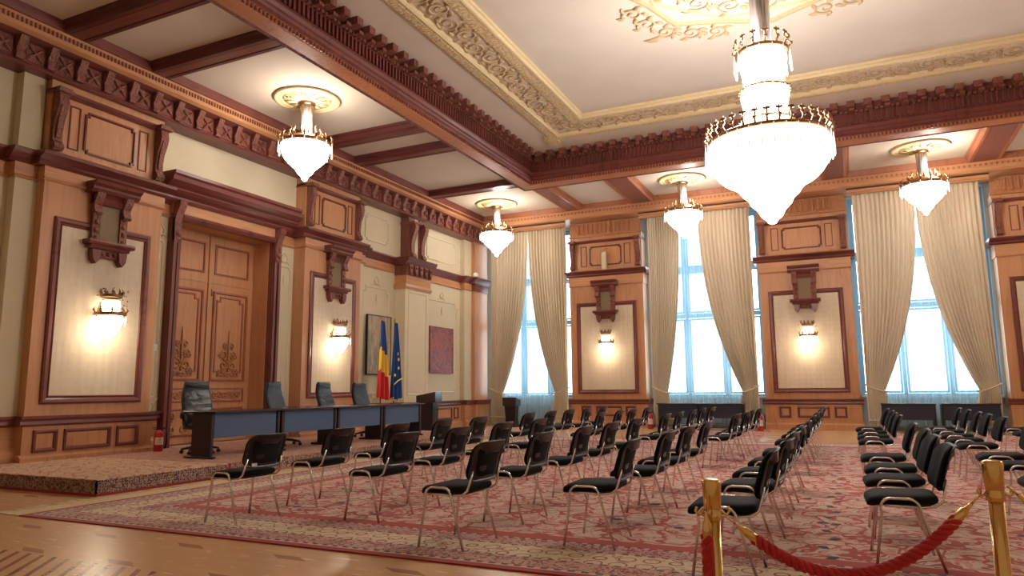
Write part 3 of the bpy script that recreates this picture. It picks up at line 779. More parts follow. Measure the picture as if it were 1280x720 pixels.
relief(21.18, 21.52, 1.15, 4.2, .04, False); relief(9.1, 9.36, 1.15, 4.2, .03, True); relief(12.38, 12.85, 1.15, 4.2, .05, True)
relief(1.0, 3.0, 5.42, 6.2, .08, False)

# ------------------------------------------------------------------ the tall door
d = struct(empty('door_1', (XL, (DY0+DY1)/2, 0)))
DO = Vector((XL, (DY0+DY1)/2, 0)); TD = lambda a, b, c: (b, a, c)          # a along y from centre, b out from the wall
hw = (DY1-DY0)/2
LD = -.46
def leaf_panels(sg):
    lf = MB(TD); a0, a1 = (.006, hw) if sg > 0 else (-hw, -.006)
    lf.box(a0, a1, LD-.05, LD, SH, DZ); L = lf.build('door_leaf', 'tan', d)
    x0, x1 = (.13, hw-.16) if sg > 0 else (-hw+.16, -.13)
    m = MB(TD); m.ring(x0, x1, 3.78, 4.45, LD, [(0, 0), (0, .02), (.04, .03), (.05, .0)])
    m.nring(x0, x1, 1.47, 3.42, LD, [(0, 0), (0, .03), (.04, .035), (.055, 0)], .0)
    m.nring(x0+.1, x1-.1, 1.57, 3.32, LD, [(0, 0), (0, .02), (.03, .02), (.04, 0)], .09)
    m.ring(x0, x1, 1.03, 1.34, LD, [(0, 0), (0, .02), (.03, .025), (.04, 0)])
    m.ring(x0, x1, .34, .92, LD, [(0, 0), (0, .02), (.03, .03), (.05, 0)]); m.build('panel_moulding', 'mid', L)
    m = MB(TD); cx = (x0+x1)/2
    def sp(cx, cz, r, a0, t, s_):
        n = int(18*t); pts = [(cx+r*(1-.8*i/n)*math.cos(a0+s_*2*PI*t*i/n), LD+.015, cz+r*(1-.8*i/n)*math.sin(a0+s_*2*PI*t*i/n)) for i in range(n+1)]
        m.tube(pts, .022, 5)
    for k in (-1, 1):
        sp(cx+k*.12, 1.82, .12, PI/2, 1.3, k); sp(cx+k*.15, 2.05, .1, -PI/2, 1.3, -k); sp(cx+k*.08, 2.25, .07, -PI/2, 1.2, k)
        for j in range(3): sp(cx+k*(.06+.13*j), 1.185, .075, PI*j, 1.4, k)
        sp(cx+k*.2, 1.68, .08, 0, 1.2, k); sp(cx+k*.04, 1.62, .05, PI, 1.1, k); sp(cx+k*.2, 2.02, .06, PI, 1.1, k); sp(cx+k*.25, .62, .07, PI, 1.2, k)
        sp(cx+k*.14, .5, .11, PI/2, 1.3, -k); sp(cx+k*.13, .76, .1, -PI/2, 1.3, k)
    m.tube([(cx, LD+.015, 1.68), (cx, LD+.02, 2.1), (cx, LD+.02, 2.45), (cx, LD+.015, 2.6)], [.02, .035, .02, .005], 6)
    m.build('carving', 'carved_tan', L)
    return L
leaf_panels(-1); R_ = leaf_panels(1)
m = MB(TD); m.box(-hw, hw, LD-.002, LD+.012, 3.58, 3.62); m.box(-.035, .035, LD, LD+.035, SH, DZ); m.build('meeting_stile', 'tan', d)
m = MB(TD); m.tube([(.05, LD+.04, 3.45), (.05, LD+.05, 3.3)], .015, 6); m.tube([(-.08, LD+.01, 1.35), (-.08, LD+.07, 1.35), (-.19, LD+.07, 1.35)], .014, 6); m.build('door_handle', 'old_brass', d)
m = MB(TD); m.box(-hw-.001, -hw+.012, LD, 0, SH, DZ); m.box(hw-.012, hw+.001, LD, 0, SH, DZ); m.box(-hw, hw, LD, 0, DZ-.012, DZ); m.build('reveal', 'tan', d)
m = MB(TD)
for k in (-1, 1):
    m.box(min(k*hw, k*(hw+.2)), max(k*hw, k*(hw+.2)), 0, .13, SH, 4.7); m.box(min(k*(hw+.02), k*(hw+.09)), max(k*(hw+.02), k*(hw+.09)), .13, .17, SH, 4.66)
    m.box(min(k*(hw+.13), k*(hw+.2)), max(k*(hw+.13), k*(hw+.2)), .13, .19, SH, 4.66)
m.prism([(0, 4.64), (.16, 4.64), (.2, 4.7), (.17, 4.76), (0, 4.76)], -hw-.0, hw+.0, 'a'); m.build('door_frame', 'dark', d)
m = MB(TD); m.box(-hw-.2, hw+.2, 0, .12, 4.74, 5.0); m.build('lintel_band', 'tan_y', d)
m = MB(TD); m.prism([(0, 4.98), (.16, 4.98), (.2, 5.03), (.19, 5.07), (.28, 5.12), (.34, 5.17), (.35, 5.2), (.42, 5.24), (.5, 5.3), (.52, 5.38), (0, 5.42)], -hw-.55, hw+.55, 'a')
m.prism([(0, 5.38), (.44, 5.38), (.5, 5.44), (.5, 5.5), (0, 5.5)], -hw-.5, hw+.5, 'a')
m.build('door_cornice', 'dark_y', d)
for k in (-1, 1):
    m = MB(TD); a = k*(hw+.12)
    m.prism([(.12, 4.2), (.16, 4.16), (.2, 4.22), (.19, 4.32), (.17, 4.5), (.22, 4.72), (.3, 4.88), (.32, 4.98), (.12, 4.98)], a-.08, a+.08, 'a')
    m.ball((a, .18, 4.34), .07, 8, 5, (1, .7, 1)); m.build('scroll_bracket', 'carved', d)

# ------------------------------------------------------------------ windows
for i, (a, b) in enumerate(WINS):
    r = struct(empty('window_%d' % (i+1), ((a+b)/2, YB, .95)))
    T = lambda s, o, z, a=a, b=b: (s-(a+b)/2, -o, z-.95)
    m = MB(T); W = b-a
    m.ring(a, b, .95, 6.85, -.2, [(0, 0), (0, .08), (.09, .08), (.09, 0)])
    for t in (1/3, 2/3): m.box(a+W*t-.05, a+W*t+.05, -.2, -.12, 1.0, 6.8)
    for z in (3.57, 5.1): m.box(a, b, -.2, -.11, z-.07, z+.07)
    m.build('window_frame', 'frame', r)
    for t in (1/6, .5, 5/6):
        m = MB(T); x = a+W*t
        for z0, z1 in ((1.05, 3.48), (3.66, 5.02), (5.18, 6.76)): m.ring(x-W/6+.06, x+W/6-.06, z0, z1, -.19, [(0, 0), (0, .05), (.06, .05), (.06, 0)])
        m.build('sash', 'frame', r)
    m = MB(T); m.box(a+.02, b-.02, -.175, -.17, 1.0, 6.8); m.build('pane', 'glass', r)
    m = MB(T); m.box(a, b, -.1, .12, .93, .98); m.build('window_sill', 'white', r)
    m = MB(T); m.box(a+.35, b-.35, .02, .12, .15, .8)
    for k in range(int((W-.8)/.08)): m.box(a+.4+k*.08, a+.45+k*.08, .12, .135, .2, .75)
    m.build('radiator_cover', 'under', r)

# ------------------------------------------------------------------ curtains
def wz(z, wmax=1.6):
    if z >= 1.12:
        t = min(1, (z-1.12)/(6.85-1.12)); return .46+(wmax-.46)*(1-(1-t)**2.3)
    t = (1.12-z)/1.0; return .46+.16*math.sin(min(1, t)*PI/2)
def curtain(x_out, sg, name_lab, wmax, yc=22.42):
    """x_out outer edge, sg +1 when the cloth hangs towards +x from it"""
    r = empty('curtain', (x_out, yc, 0), 0, name_lab, 'curtain', 'beige curtains drawn aside at the windows')
    NS, NZ, F = 156, 30, 13
    zs = [.13+(6.86-.13)*k/NZ for k in range(NZ+1)] + [1.0, 1.12, 1.24]; zs = sorted(set(zs))
    L = []
    ph = random.random()*6
    for z in zs:
        wd = wz(z, wmax); row = []
        for i in range(NS+1):
            s = i/NS
            amp = .05+.015*math.sin(s*9+ph)
            tie = math.exp(-((z-1.12)/.25)**2)
            amp *= (1-.5*tie)
            x = sg*(wd*s + .006*math.sin(2*PI*F*s*2+ph))
            q_ = math.sin(2*PI*F*s+ph+.10*math.sin(z*.7)); y = amp*math.copysign(abs(q_)**.65, q_) + .012*math.sin(2*PI*3*s+.3*z)
            row.append((x, y-.05*tie*math.sin(PI*s), z))
        L.append(row)
    m = MB(); m.loops(L, close=False, smooth=True)
    # thickness: a second skin behind
    m2 = [[(p[0], p[1]+.012, p[2]) for p in row] for row in L]
    m.loops(m2, close=False, smooth=True)
    m.build('drape', 'curtain', r, fix=False)
    m = MB(); m.tube([(sg*(-.03+.55*t), -.1+.02*math.sin(PI*t)-.04, 1.3-.2*math.sin(t*PI/2)) for t in [i/10 for i in range(11)]], .022, 8)
    m.tube([(sg*(-.03+.55*t), .1, 1.3-.2*math.sin(t*PI/2)) for t in [i/10 for i in range(11)]], .022, 8); m.build('tieback', 'cord', r)
    m = MB(); pts = [(sg*(wz(.3)*i/24), -.09+.03*math.sin(i*2.1), .3+.015*math.sin(i*1.3)) for i in range(25)]
    m.tube(pts, .022, 6); m.build('hem_frill', 'cord', r)
    return r
CUR = [(-11.38, -8.5), (-5.6, -2.42), (.47, 3.62), (6.55, 9.35)]
pos = ['window in the corner by the door wall', 'second window from the corner', 'third window from the corner', 'window at the far right']
for i, (a, b) in enumerate(CUR[:3]):
    curtain(a, 1, 'beige curtain tied back left of the ' + pos[i], 1.0 if i == 1 else (b-a)/2); curtain(b, -1, 'beige curtain tied back right of the ' + pos[i], (b-a)/2-.02)
    W = b-a; m = MB(); L = []
    for z in [.12+6.7*k/10 for k in range(11)]:
        L.append([(-W/2+.22+(W-.44)*k/160, .025*math.sin(k*.62+.3*math.sin(z))+.012*math.sin(k*1.7), z) for k in range(161)])
    m.loops(L, close=False, smooth=True); o = m.build('sheer_curtain', 'sheer', None, fix=False); o.location = ((a+b)/2, 22.72, 0)
    tag(o, 'white sheer voile hanging across the ' + pos[i], 'sheer curtain', 'sheer voiles at the windows')

# ------------------------------------------------------------------ stage and rugs
st = empty('low_stage', (-10, 10.95, 0), 0, 'low carpeted stage along the door wall under the long tables', 'stage')
o_ = Vector((-10, 10.95, 0)); TS = lambda a, b, c: (a+10, b-10.95, c)
SX = -8.36
m = MB(TS); m.box(XL+.02, SX-.02, 5.86, 7.88, 0, SH-.012); m.box(XL+.02, -8.43, 7.88, 16.05, 0, SH-.012); m.build('platform', 'black', st)
m = MB(TS); m.box(XL+.01, SX, 5.84, 7.885, SH-.012, SH); m.build('top_carpet', 'stage1', st)
m = MB(TS); m.box(SX-.02, SX, 5.84, 7.885, .03, SH-.012); m.box(XL+.01, SX, 5.84, 5.86, .03, SH-.012); m.build('riser_border', 'stageb', st)
m = MB(TS); m.box(SX-.01, SX+.015, 5.83, 7.93, 0, .03); m.box(XL+.01, SX+.01, 5.825, 5.86, 0, .03); m.box(XL+.6, SX+.01, 7.885, 7.92, 0.0, SH); m.build('red_binding', 'rug_red', st)
m = MB(TS); m.box(XL+.01, -8.42, 7.92, 16.06, SH-.012, SH); m.build('second_carpet', 'stage2', st)
m = MB(TS); m.box(-8.44, -8.41, 7.92, 16.06, 0, SH-.012); m.build('second_riser_border', 'stageb', st)
RX0, RX1, RY0, RY1 = -7.80, 8.6, 4.63, 17.38
R0 = ((RX0+RX1)/2, (RY0+RY1)/2)
rg = empty('carpet', (R0[0], R0[1], 0), 0, 'huge red and cream patterned carpet under all the rows of chairs', 'carpet')
m = MB(lambda a, b, c: (a-R0[0], b-R0[1], c)); m.box(RX0, RX1, RY0, RY1, 0, .012)
m.build('pile', rug_mat('great_carpet', RX0-R0[0], RX1-R0[0], RY0-R0[1], RY1-R0[1]), rg)
m = MB(lambda a, b, c: (a-R0[0], b-R0[1], c))
for i in range(320):
    y = RY0+.02+i*(RY1-RY0-.04)/320; x1 = RX0-.42-random.random()*.06
    m.prism([(RX0-.27, y), (RX0-.27, y+.028), (x1, y+.03+random.uniform(-.02, .02)), (x1, y+random.uniform(-.02, .02))], .001, .01, 'c')
m.build('fringe', 'fringe', rg)['kind'] = 'stuff'
m = MB(lambda a, b, c: (a-R0[0], b-R0[1], c)); m.box(RX0-.27, RX0, RY0, RY1, 0, .011); m.build('pale_selvedge', 'fringe', rg)
for x0, x1, lab in ((-11.2, -8.3, 'patterned carpet in front of the corner window'), (-5.0, -2.05, 'patterned carpet in front of the second window from the corner'), (.27, 4.2, 'patterned carpet in front of the third window from the corner')):
    cx, cy = (x0+x1)/2, 19.7
    k = empty('bay_carpet', (cx, cy, 0), 0, lab, 'carpet', 'small carpets by the windows')
    m = MB(); m.box(-(x1-x0)/2, (x1-x0)/2, -2.2, 1.7, 0, .01); m.build('pile', rug_mat('bay_carpet', -(x1-x0)/2, (x1-x0)/2, -2.2, 1.7, False), k)
    m = MB(); m.box(-(x1-x0)/2, (x1-x0)/2, -2.26, -2.2, 0, .012); m.build('pale_fringe', 'white', k)

# ------------------------------------------------------------------ conference chairs (face -x)
def arc(c, r, a0, a1, n, f):
    return [f(c[0]+r*math.cos(a0+(a1-a0)*i/n), c[1]+r*math.sin(a0+(a1-a0)*i/n)) for i in range(n+1)]
def rrect_pts(w, h, r, n=5):
    P = []
    for cx, cy, a in ((w-r, h-r, 0), (-w+r, h-r, PI/2), (-w+r, -h+r, PI), (w-r, -h+r, 3*PI/2)):
        P += [(cx+r*math.cos(a+PI/2*i/n), cy+r*math.sin(a+PI/2*i/n)) for i in range(n+1)]
    return P
def make_chair():
    r = empty('conference_chair', (0, 0, 0)); r['category'] = 'chair'
    # seat cushion: rounded slab, waterfall front, seen as a domed pad
    m = MB(); base = rrect_pts(.225, .235, .07)
    prof = [(-.03, .90), (-.018, .98), (.0, 1.0), (.022, .97), (.034, .86), (.038, .5)]
    def bend(x, y, z):
        t = max(0, (-x-.08)/.15); return (x, y, z-.03*t*t - .0 + .012*max(0, (x-.05)/.17)**2)
    m.loops([[(lambda q: (q[0]-.012, q[1], q[2]+.446))(bend(px*s, py*s, dz)) for px, py in base] for dz, s in prof], cap0=True, cap1=True, smooth=True)
    m.build('seat', 'black_fabric', r)
    m = MB(); m.loops([[(px*s-.015, py*s, z) for px, py in base] for z, s in ((.405, .5), (.408, .78), (.425, .9))], cap0=True, cap1=True, smooth=True); m.build('seat_shell', 'black_plastic', r)
    # back: cushion in front, plastic shell behind, tilted and curved across
    def back(x0, thick, w, h, zc, smo=True):
        pts = rrect_pts(w, h, .085, 6); L = []
        def B(y, z, off):
            zz = z/h; xx = .250+.095*(z+h)/(2*h)+off + .052*(1-(y/w)**2) - .052 + .010*zz*zz
            return (xx, y, zc+z)
        L.append([B(y*.6, z*.6, x0-.004) for y, z in pts]); L.append([B(y*.94, z*.95, x0) for y, z in pts]); L.append([B(y, z, x0+thick*.4) for y, z in pts])
        L.append([B(y, z, x0+thick*.7) for y, z in pts]); L.append([B(y*.95, z*.96, x0+thick) for y, z in pts]); L.append([B(y*.6, z*.6, x0+thick+.004) for y, z in pts])
        return L
    m = MB(); m.loops(back(-.03, .034, .232, .154, .668), cap0=True, cap1=True, smooth=True); m.build('backrest', 'black_fabric', r)
    m = MB(); BL = back(.006, .018, .242, .161, .666); rim = BL[:4]
    def ins(L, s_, dx): 
        cz = .666; return [(p[0]+dx, p[1]*s_, cz+(p[2]-cz)*s_) for p in L]
    rim += [ins(BL[3], .95, .002), ins(BL[3], .90, -.002), ins(BL[3], .86, -.009), ins(BL[3], .5, -.006)]
    m.loops(rim, cap0=True, cap1=True, smooth=True)
    sh = m.build('back_shell', 'black_plastic', r)
    m = MB()
    m.box(.333, .342, -.09, .09, .745, .752); m.build('handle_slot', 'chrome', sh)
    for k in (-1, 1):                                           # each side: inverted-U frame
        m = MB(); y = k*.255; yf = k*.27
        pts = [(-.205, yf, 0), (-.15, y, .36)] + arc((-.085, .395), .07, PI*.97, PI*.5, 5, lambda a, b: (a, y, b)) + arc((.02, .395), .07, PI*.5, PI*.03, 5, lambda a, b: (a, y, b)) + [(.1, y, .36), (.21, yf, 0)]
        m.tube(pts, .0125, 8, flat=.8); m.build('side_frame', 'chrome', r)
        m = MB(); ys = k*.235
        m.tube([(-.12, k*.255, .415), (-.02, ys, .412), (.1, ys, .408), (.18, ys, .418), (.225, ys, .45), (.242, ys*.97, .50), (.262, ys*.9, .60)], .011, 8, flat=.8); m.build('back_support', 'chrome', r)
    m = MB(); m.tube([(-.12, -.25, .412), (-.12, .25, .412)], .009, 6); m.tube([(.06, -.25, .405), (.06, .25, .405)], .009, 6); m.build('crossbar', 'chrome', r)
    return r
chair0 = make_chair()
index_kids()
ROWX = [-5.42, -4.27, -2.97, -1.9, -.79, .31, 1.49, 2.66]
ROWY = [
 [5.33, 6.42, 7.52, 8.65, 9.73, 11.53, 12.58, 13.6, 14.67, 15.8],
 [5.95, 7.01, 8.2, 9.32, 12.1, 13.2, 14.17, 15.32],
 [5.22, 6.39, 7.49, 8.55, 9.7, 11.5, 12.47, 13.6, 14.57, 15.74],
 [5.72, 6.85, 7.86, 8.94, 11.66, 12.7, 13.69, 14.83],
 [5.10, 6.15, 7.1, 8.15, 9.4, 11.2, 12.6, 13.6, 14.6, 15.8],
 [5.93, 6.95, 7.9, 9.05, 11.6, 12.6, 13.7, 14.9],
 [7.25, 8.6, 9.6, 11.2, 12.2, 13.2, 14.3, 15.4],
 [14.3, 15.5]]
JIT = {(2, 3): .0}
first = True
rnd = random.Random(3)
for i, ys in enumerate(ROWY):
    for j, y in enumerate(ys):
        if first: o = chair0; first = False
        else: o = copy_tree(chair0)
        o.location = (ROWX[i]+rnd.uniform(-.02, .02), y, .0165); o.rotation_euler = (0, 0, rnd.uniform(-.05, .05))
        if (i, j) == (3, 0): o.location.x = -1.93
        o['category'] = 'chair'
        if i < 5:
            o['label'] = 'black padded chair, %s from camera in the %s row from the tables' % (ORD[j], ORD[i])
            o['group'] = 'rows of black chairs left of the aisle'
        else:
            o['label'] = 'black padded chair, %s from camera in the %s row right of the aisle' % (ORD[j], ORD[i-5])
            o['group'] = 'rows of black chairs right of the aisle'
chair0.rotation_euler = (0, 0, -.03)
chair0['label'] = 'black chair with a white tag on its back, nearest camera by the tables'
t = MB(); t.box(.272, .279, -.17, -.11, .53, .556); tg = t.build('tag', 'white', chair0); tg['label'] = 'white paper tag'

# ------------------------------------------------------------------ long tables on the stage
TX0, TX1, TH = -9.78, -9.05, SH+.745
ty = [8.22, 9.78, 11.33, 12.87, 14.40]
tn = ['nearest', 'second nearest', 'third nearest', 'farthest']
for i in range(4):
    y0, y1 = ty[i]+.005, ty[i+1]-.005; cy = (y0+y1)/2; cx = (TX0+TX1)/2
    r = empty('conference_table', (cx, cy, SH), 0, 'dark stage table with blue grey front, ' + tn[i]+' of four in line', 'table', 'long tables on the stage')
    T = lambda a, b, c: (a-cx, b-cy, c-SH)
    m = MB(T); m.rbox(TX0, TX1, y0, y1, TH-.03, TH, .006); m.build('tabletop', 'table_top', r)
    m = MB(T); m.box(TX1-.14, TX1-.12, y0+.1, y1-.1, TH-.43, TH-.03); m.build('front_panel', 'modesty', r)
    for y in (y0+.05, y1-.05):
        m = MB(T); m.rbox(TX0+.2, TX1-.1, y-.035, y+.035, SH+.03, TH-.03, .012); m.rbox(TX0+.04, TX1-.04, y-.035, y+.035, SH, SH+.04, .012); m.build('leg', 'table_leg', r)

# ------------------------------------------------------------------ office chairs
def office_chair(x, y, rz, label, glossy=True):
    r = empty('office_chair', (x, y, SH), rz, label, 'office chair', 'leather chairs behind the long tables')
    # faces local +x
    m = MB()
    for k in range(5):
        a = 2*PI*k/5+.3; c_, s_ = math.cos(a), math.sin(a)
        m.tube([(0, 0, .12), (.16*c_, .16*s_, .105), (.31*c_, .31*s_, .075)], [.03, .025, .018], 8)
    m.lathe((0, 0, 0), [(.04, .08), (.045, .13), (.03, .16)], 12); m.build('star_base', 'black', r)
    for k in range(5):
        a = 2*PI*k/5+.3; m = MB(); x_, y_ = .31*math.cos(a), .31*math.sin(a)
        m.tube([(x_-.022, y_, .03), (x_+.022, y_, .03)], .03, 10); m.tube([(x_, y_, .03), (x_, y_, .08)], .01, 6); m.build('caster', 'black', r)
    m = MB(); m.tube([(0, 0, .14), (0, 0, .42)], .025, 10); m.build('gas_lift', 'black', r)
    m = MB(); base = rrect_pts(.25, .25, .09)
    m.loops([[(px*s+.02, py*s, z) for px, py in base] for z, s in ((.41, .85), (.43, .98), (.47, 1), (.50, .95), (.515, .6))], cap0=True, cap1=True, smooth=True); m.build('seat', 'leather_side', r)
    m = MB(); L = []
    for k in range(15):
        t = k/14; z = .46+.78*t; w = .235+.03*math.sin(PI*min(1, t*1.2))-.05*max(0, t-.75)*4*.5; bx = -.22-.10*t+.03*math.sin(2*PI*t)
        th = .055*(1 if t < .96 else .6)+.008*math.sin(k*2.6)
        sec = rrect_pts(th, w, min(th*.9, .05), 4)
        L.append([(bx+px-.25*(py*py)*-1, py, z) for px, py in sec])
    m.loops(L, cap0=True, cap1=True, smooth=True); m.build('backrest', 'leather', r)
    for k in (-1, 1):
        m = MB(); m.tube([(-.2, k*.27, .62), (-.1, k*.3, .69), (.14, k*.3, .70), (.2, k*.295, .66)], [.02, .028, .03, .02], 8); m.tube([(0.05, k*.3, .68), (.06, k*.29, .5), (0, k*.2, .44)], .018, 8); m.build('armrest', 'leather_side', r)
    return r
office_chair(-10.2, 8.98, -.35, 'black leather office chair behind the near end of the tables, armrests visible')
office_chair(-10.05, 10.85, .12, 'black leather office chair, second from the camera behind the long tables')
office_chair(-10.05, 12.35, .08, 'black leather office chair, third from the camera behind the long tables')
office_chair(-10.0, 13.5, -.05, 'shiny black office chair behind the far table in front of the flags')

# ------------------------------------------------------------------ lecterns, back tables, extinguishers
def lectern(x, y, rz, h, w, label, top='table_top', side='table_leg'):
    r = empty('lectern', (x, y, 0), rz, label, 'lectern')
    m = MB(); L = []
    for z, s in ((.08, .85), (.3, .82), (h-.2, .96)): L.append([(-w/2*s, -.2*s, z), (w/2*s, -.2*s, z), (w/2*s, .2*s, z), (-w/2*s, .2*s, z)])
    m.loops(L, cap0=True, cap1=True); m.build('body', side, r)
    m = MB(); m.rbox(-w/2, w/2, -.24, .24, 0, .08, .015); m.build('plinth', side, r)
    m = MB(); m.prism([(-.26, h-.2), (.26, h-.2), (.26, h-.02), (-.26, h+.08)], -w/2-.03, w/2+.03, 'a'); m.build('reading_desk', top, r)
    m = MB(); m.ring(-w*.3, w*.3, .3, h-.35, -.2, [(0, .01), (0, -.0), (.02, -.0), (.03, .01)]); m.build('front_panel_moulding', side, r)
    return r
lectern(-10.35, 16.65, 1.9, 1.12, .75, 'glossy dark wood lectern past the far end of the tables')
lectern(-10.25, 21.7, .1, .9, .4, 'black narrow lectern standing in front of the corner window')
for i, (x0, x1, w2) in enumerate(((-5.28, -4.03, 'left'), (-4.0, -2.76, 'right'), (.76, 2.05, 'left'), (2.14, 3.46, 'right'))):
    y = 21.75
    lab = 'dark panelled table, %s of the two under the %s window from the corner' % (w2, 'second' if i < 2 else 'third')
    r = empty('side_table', ((x0+x1)/2, y, 0), 0, lab, 'table', 'dark tables under the windows')
    hw_ = (x1-x0)/2
    m = MB(); m.rbox(-hw_, hw_, -.3, .3, .76, .79, .006); m.build('tabletop', 'table_top', r)
    m = MB(); m.box(-hw_+.06, hw_-.06, -.26, -.24, .36, .76); m.build('front_panel', 'modesty_dark', r)
    for k in (-1, 1):
        m = MB(); m.rbox(k*(hw_-.05)-.03, k*(hw_-.05)+.03, -.22, .22, .03, .76, .008); m.rbox(k*(hw_-.05)-.03, k*(hw_-.05)+.03, -.28, .28, 0, .04, .008); m.build('leg', 'table_leg', r)
def extinguisher(x, y, z, label, h=.42, R=.075):
    r = empty('fire_extinguisher', (x, y, z), 0, label, 'fire extinguisher', 'fire extinguishers')
    m = MB(); m.lathe((0, 0, 0), [(R*.9, 0), (R, .015), (R, h*.76), (R*.85, h*.86), (R*.4, h*.92), (R*.3, h*.95)], 20); m.build('cylinder', 'ext_red', r)
    m = MB(); m.box(-.02, .02, -.02, .02, h*.94, h*1.02); m.tube([(0, 0, h*1.0), (-.07, -.02, h*1.05), (-.11, -.02, h*1.05)], .008, 6); m.tube([(0, 0, h*.99), (-.09, -.02, h*.98)], .007, 6); m.build('valve', 'black', r)
    m = MB(); m.tube([(0, 0, h*.98), (.08, 0, h*1.05), (R+.05, 0, h*.85), (R+.055, 0, h*.4), (R+.03, 0, h*.12)], [.012, .012, .012, .012, .018], 8); m.build('hose', 'black', r)
    m = MB(); m.lathe((0, 0, 0), [(R+.001, h*.3), (R+.001, h*.62)], 16, 0, True, -PI*.75, -PI*.1); m.build('data_label', 'white', r, fix=False)
    m = MB()
    for q in range(4): m.lathe((0, 0, 0), [(R+.0015, h*(.36+.06*q)), (R+.0015, h*(.375+.06*q))], 12, 0, True, -PI*.68, -PI*.2)
    m.build('print', 'ext_red', r, fix=False)
    return r
ex0 = extinguisher(-11.28, 9.0, SH, 'red fire extinguisher on the stage between the sconce pilaster and door', .4, .08)
ex0.rotation_euler = (0, 0, .9)
extinguisher(-2.36, 21.7, 0, 'red fire extinguisher by the curtain right of the second window', .5, .09)
extinguisher(-5.6, 21.9, 0, 'red fire extinguisher by the curtain left of the second window', .5, .09)

# ------------------------------------------------------------------ paintings, flags, small things
def picture(y0, y1, z0, z1, mat, frame, label):
    cy, cz = (y0+y1)/2, (z0+z1)/2; hy, hz = (y1-y0)/2, (z1-z0)/2
    r = empty('painting', (XL+.03, cy, cz), 0, label, 'painting')
    T = lambda a, b, c: (b, a, c)
    m = MB(T); m.box(-hy+.015, hy-.015, 0, .045, -hz+.015, hz-.015); m.build('canvas', mat, r)
    m = MB(T); m.ring(-hy, hy, -hz, hz, 0, [(0, 0), (0, .055), (.025, .055), (.025, .02)]); m.build('frame', frame, r)
picture(15.80, 16.93, 1.68, 3.34, 'art1', 'black', 'tall abstract painting with vertical stripes behind the flags')
picture(19.05, 20.5, 1.78, 3.26, 'art2', 'art2', 'dark red abstract painting on the cream wall near the corner window')
def flag(x, y, label, kind):
    r = empty('flag', (x, y, SH), 0, label, 'flag', 'flags on poles behind the tables')
    H = 2.92
    m = MB(); m.lathe((0, 0, 0), [(.2, 0), (.2, .03), (.08, .07), (.03, .14)], 20); m.build('base', 'old_brass', r)
    m = MB(); m.tube([(0, 0, .05), (0, 0, H-.05)], .015, 8); m.build('pole', 'table_leg', r)
    m = MB(); m.tube([(0, 0, H-.06), (0, 0, H-.03), (0, 0, H+.02), (0, 0, H+.08)], [.014, .03, .022, .002], 8); m.build('finial', 'brass', r)
    def sec(z):
        t = max(0, (H-.08-z)/2.0); w = .05+.23*min(1, t*1.05)**.8
        return [(.10*math.sin(2*PI*2.5*s+1.2*t)*(.3+.7*t)+.04, (s-.42)*2*w*.9, z) for s in [k/40 for k in range(41)]]
    if kind == 'ro':
        for z0, z1, mt, nm in ((H-.95, H-.06, 'blue', 'blue_field'), (H-1.52, H-.86, 'yellow', 'yellow_field'), (H-2.08, H-1.44, 'red', 'red_field')):
            # diagonal seams between the draped bands
            L = []
            for k in range(13):
                f = k/12; row = []
                for s_ in range(41):
                    lo = z0 - (.26*(s_/40-.5) if z0 > .9+.1 and mt != 'red' else .10*(s_/40-.5)); hi = z1 - (.26*(s_/40-.5) if mt != 'blue' else 0)
                    if mt == 'blue': lo = (H-.86) - .26*(s_/40-.5)
                    if mt == 'yellow': lo = (H-1.44) - .26*(s_/40-.5); hi = (H-.86) - .26*(s_/40-.5)
                    z = hi+(lo-hi)*f; row.append(sec(z)[s_])
                L.append(row)
            m = MB(); m.loops(L, close=False, smooth=True); m.build(nm, mt, r, fix=False)
    else:
        L = [sec(H-.06+(-2.0)*k/24) for k in range(25)]
        L = [[(p[0], p[1], p[2]-(.10*(1-abs(i/20-1)) if k > 22 else 0)) for i, p in enumerate(row)] for k, row in enumerate(L)]
        m = MB(); m.loops(L, close=False, smooth=True); c_ = m.build('blue_cloth', 'blue', r, fix=False)
        def star(z, s_, q=.055):
            p = sec(z)[s_]; m = MB(lambda a, b, c: (p[0]+.03+a, p[1]+b, z+c))
            pts = [((q if k % 2 == 0 else q*.42)*math.sin(PI*k/5), (q if k % 2 == 0 else q*.42)*math.cos(PI*k/5)) for k in range(10)]
            m.prism(pts, .0, .008, 'a'); m.build('star', 'star', c_)
        star(H-1.05, 18); star(H-1.28, 20); star(H-1.47, 4); star(H-.9, 30)
        m = MB(); zf = H-2.06
        e_ = sec(zf); m.tube([(p[0], p[1], p[2]-.10*(1-abs(i/20-1))) for i, p in enumerate(e_)][::3], .018, 6); 
        m.tube([(.12, -.16, H-1.72), (.13, 0, H-1.62), (.13, .2, H-1.55)], .016, 6); m.build('gold_fringe', 'star', r)
    return r
flag(-11.05, 15.38, 'blue, yellow and red flag hanging on a pole before the striped painting', 'ro')
flag(-11.05, 15.98, 'blue flag with yellow stars and gold fringe on a pole', 'eu')
m = MB(); m.lathe((0, 0, 0), [(.10, 0), (.10, .04), (.09, .10), (.05, .15), (.01, .165)], 16); o = m.build('security_camera', 'white'); o.location = (XL+.42, 21.45, 5.13)
tag(o, 'small white dome camera on the dark ledge near the corner window', 'camera')
bx = empty('white_box', (-7.15, YB-.62, 5.2), 0, 'slim ivory box standing on the dark ledge of the pilaster between windows', 'box')
m = MB(); m.rbox(-.09, .09, -.06, .06, 0, .62, .012); m.build('body', 'ivory', bx)
m = MB(); m.box(-.065, .065, -.066, -.06, .05, .57); m.build('front_grille', 'cord', bx)
sw = MB(TL); sw.rbox(9.2, 9.34, 0, .02, 2.02, 2.16, .004); o = trim(sw, 'white')

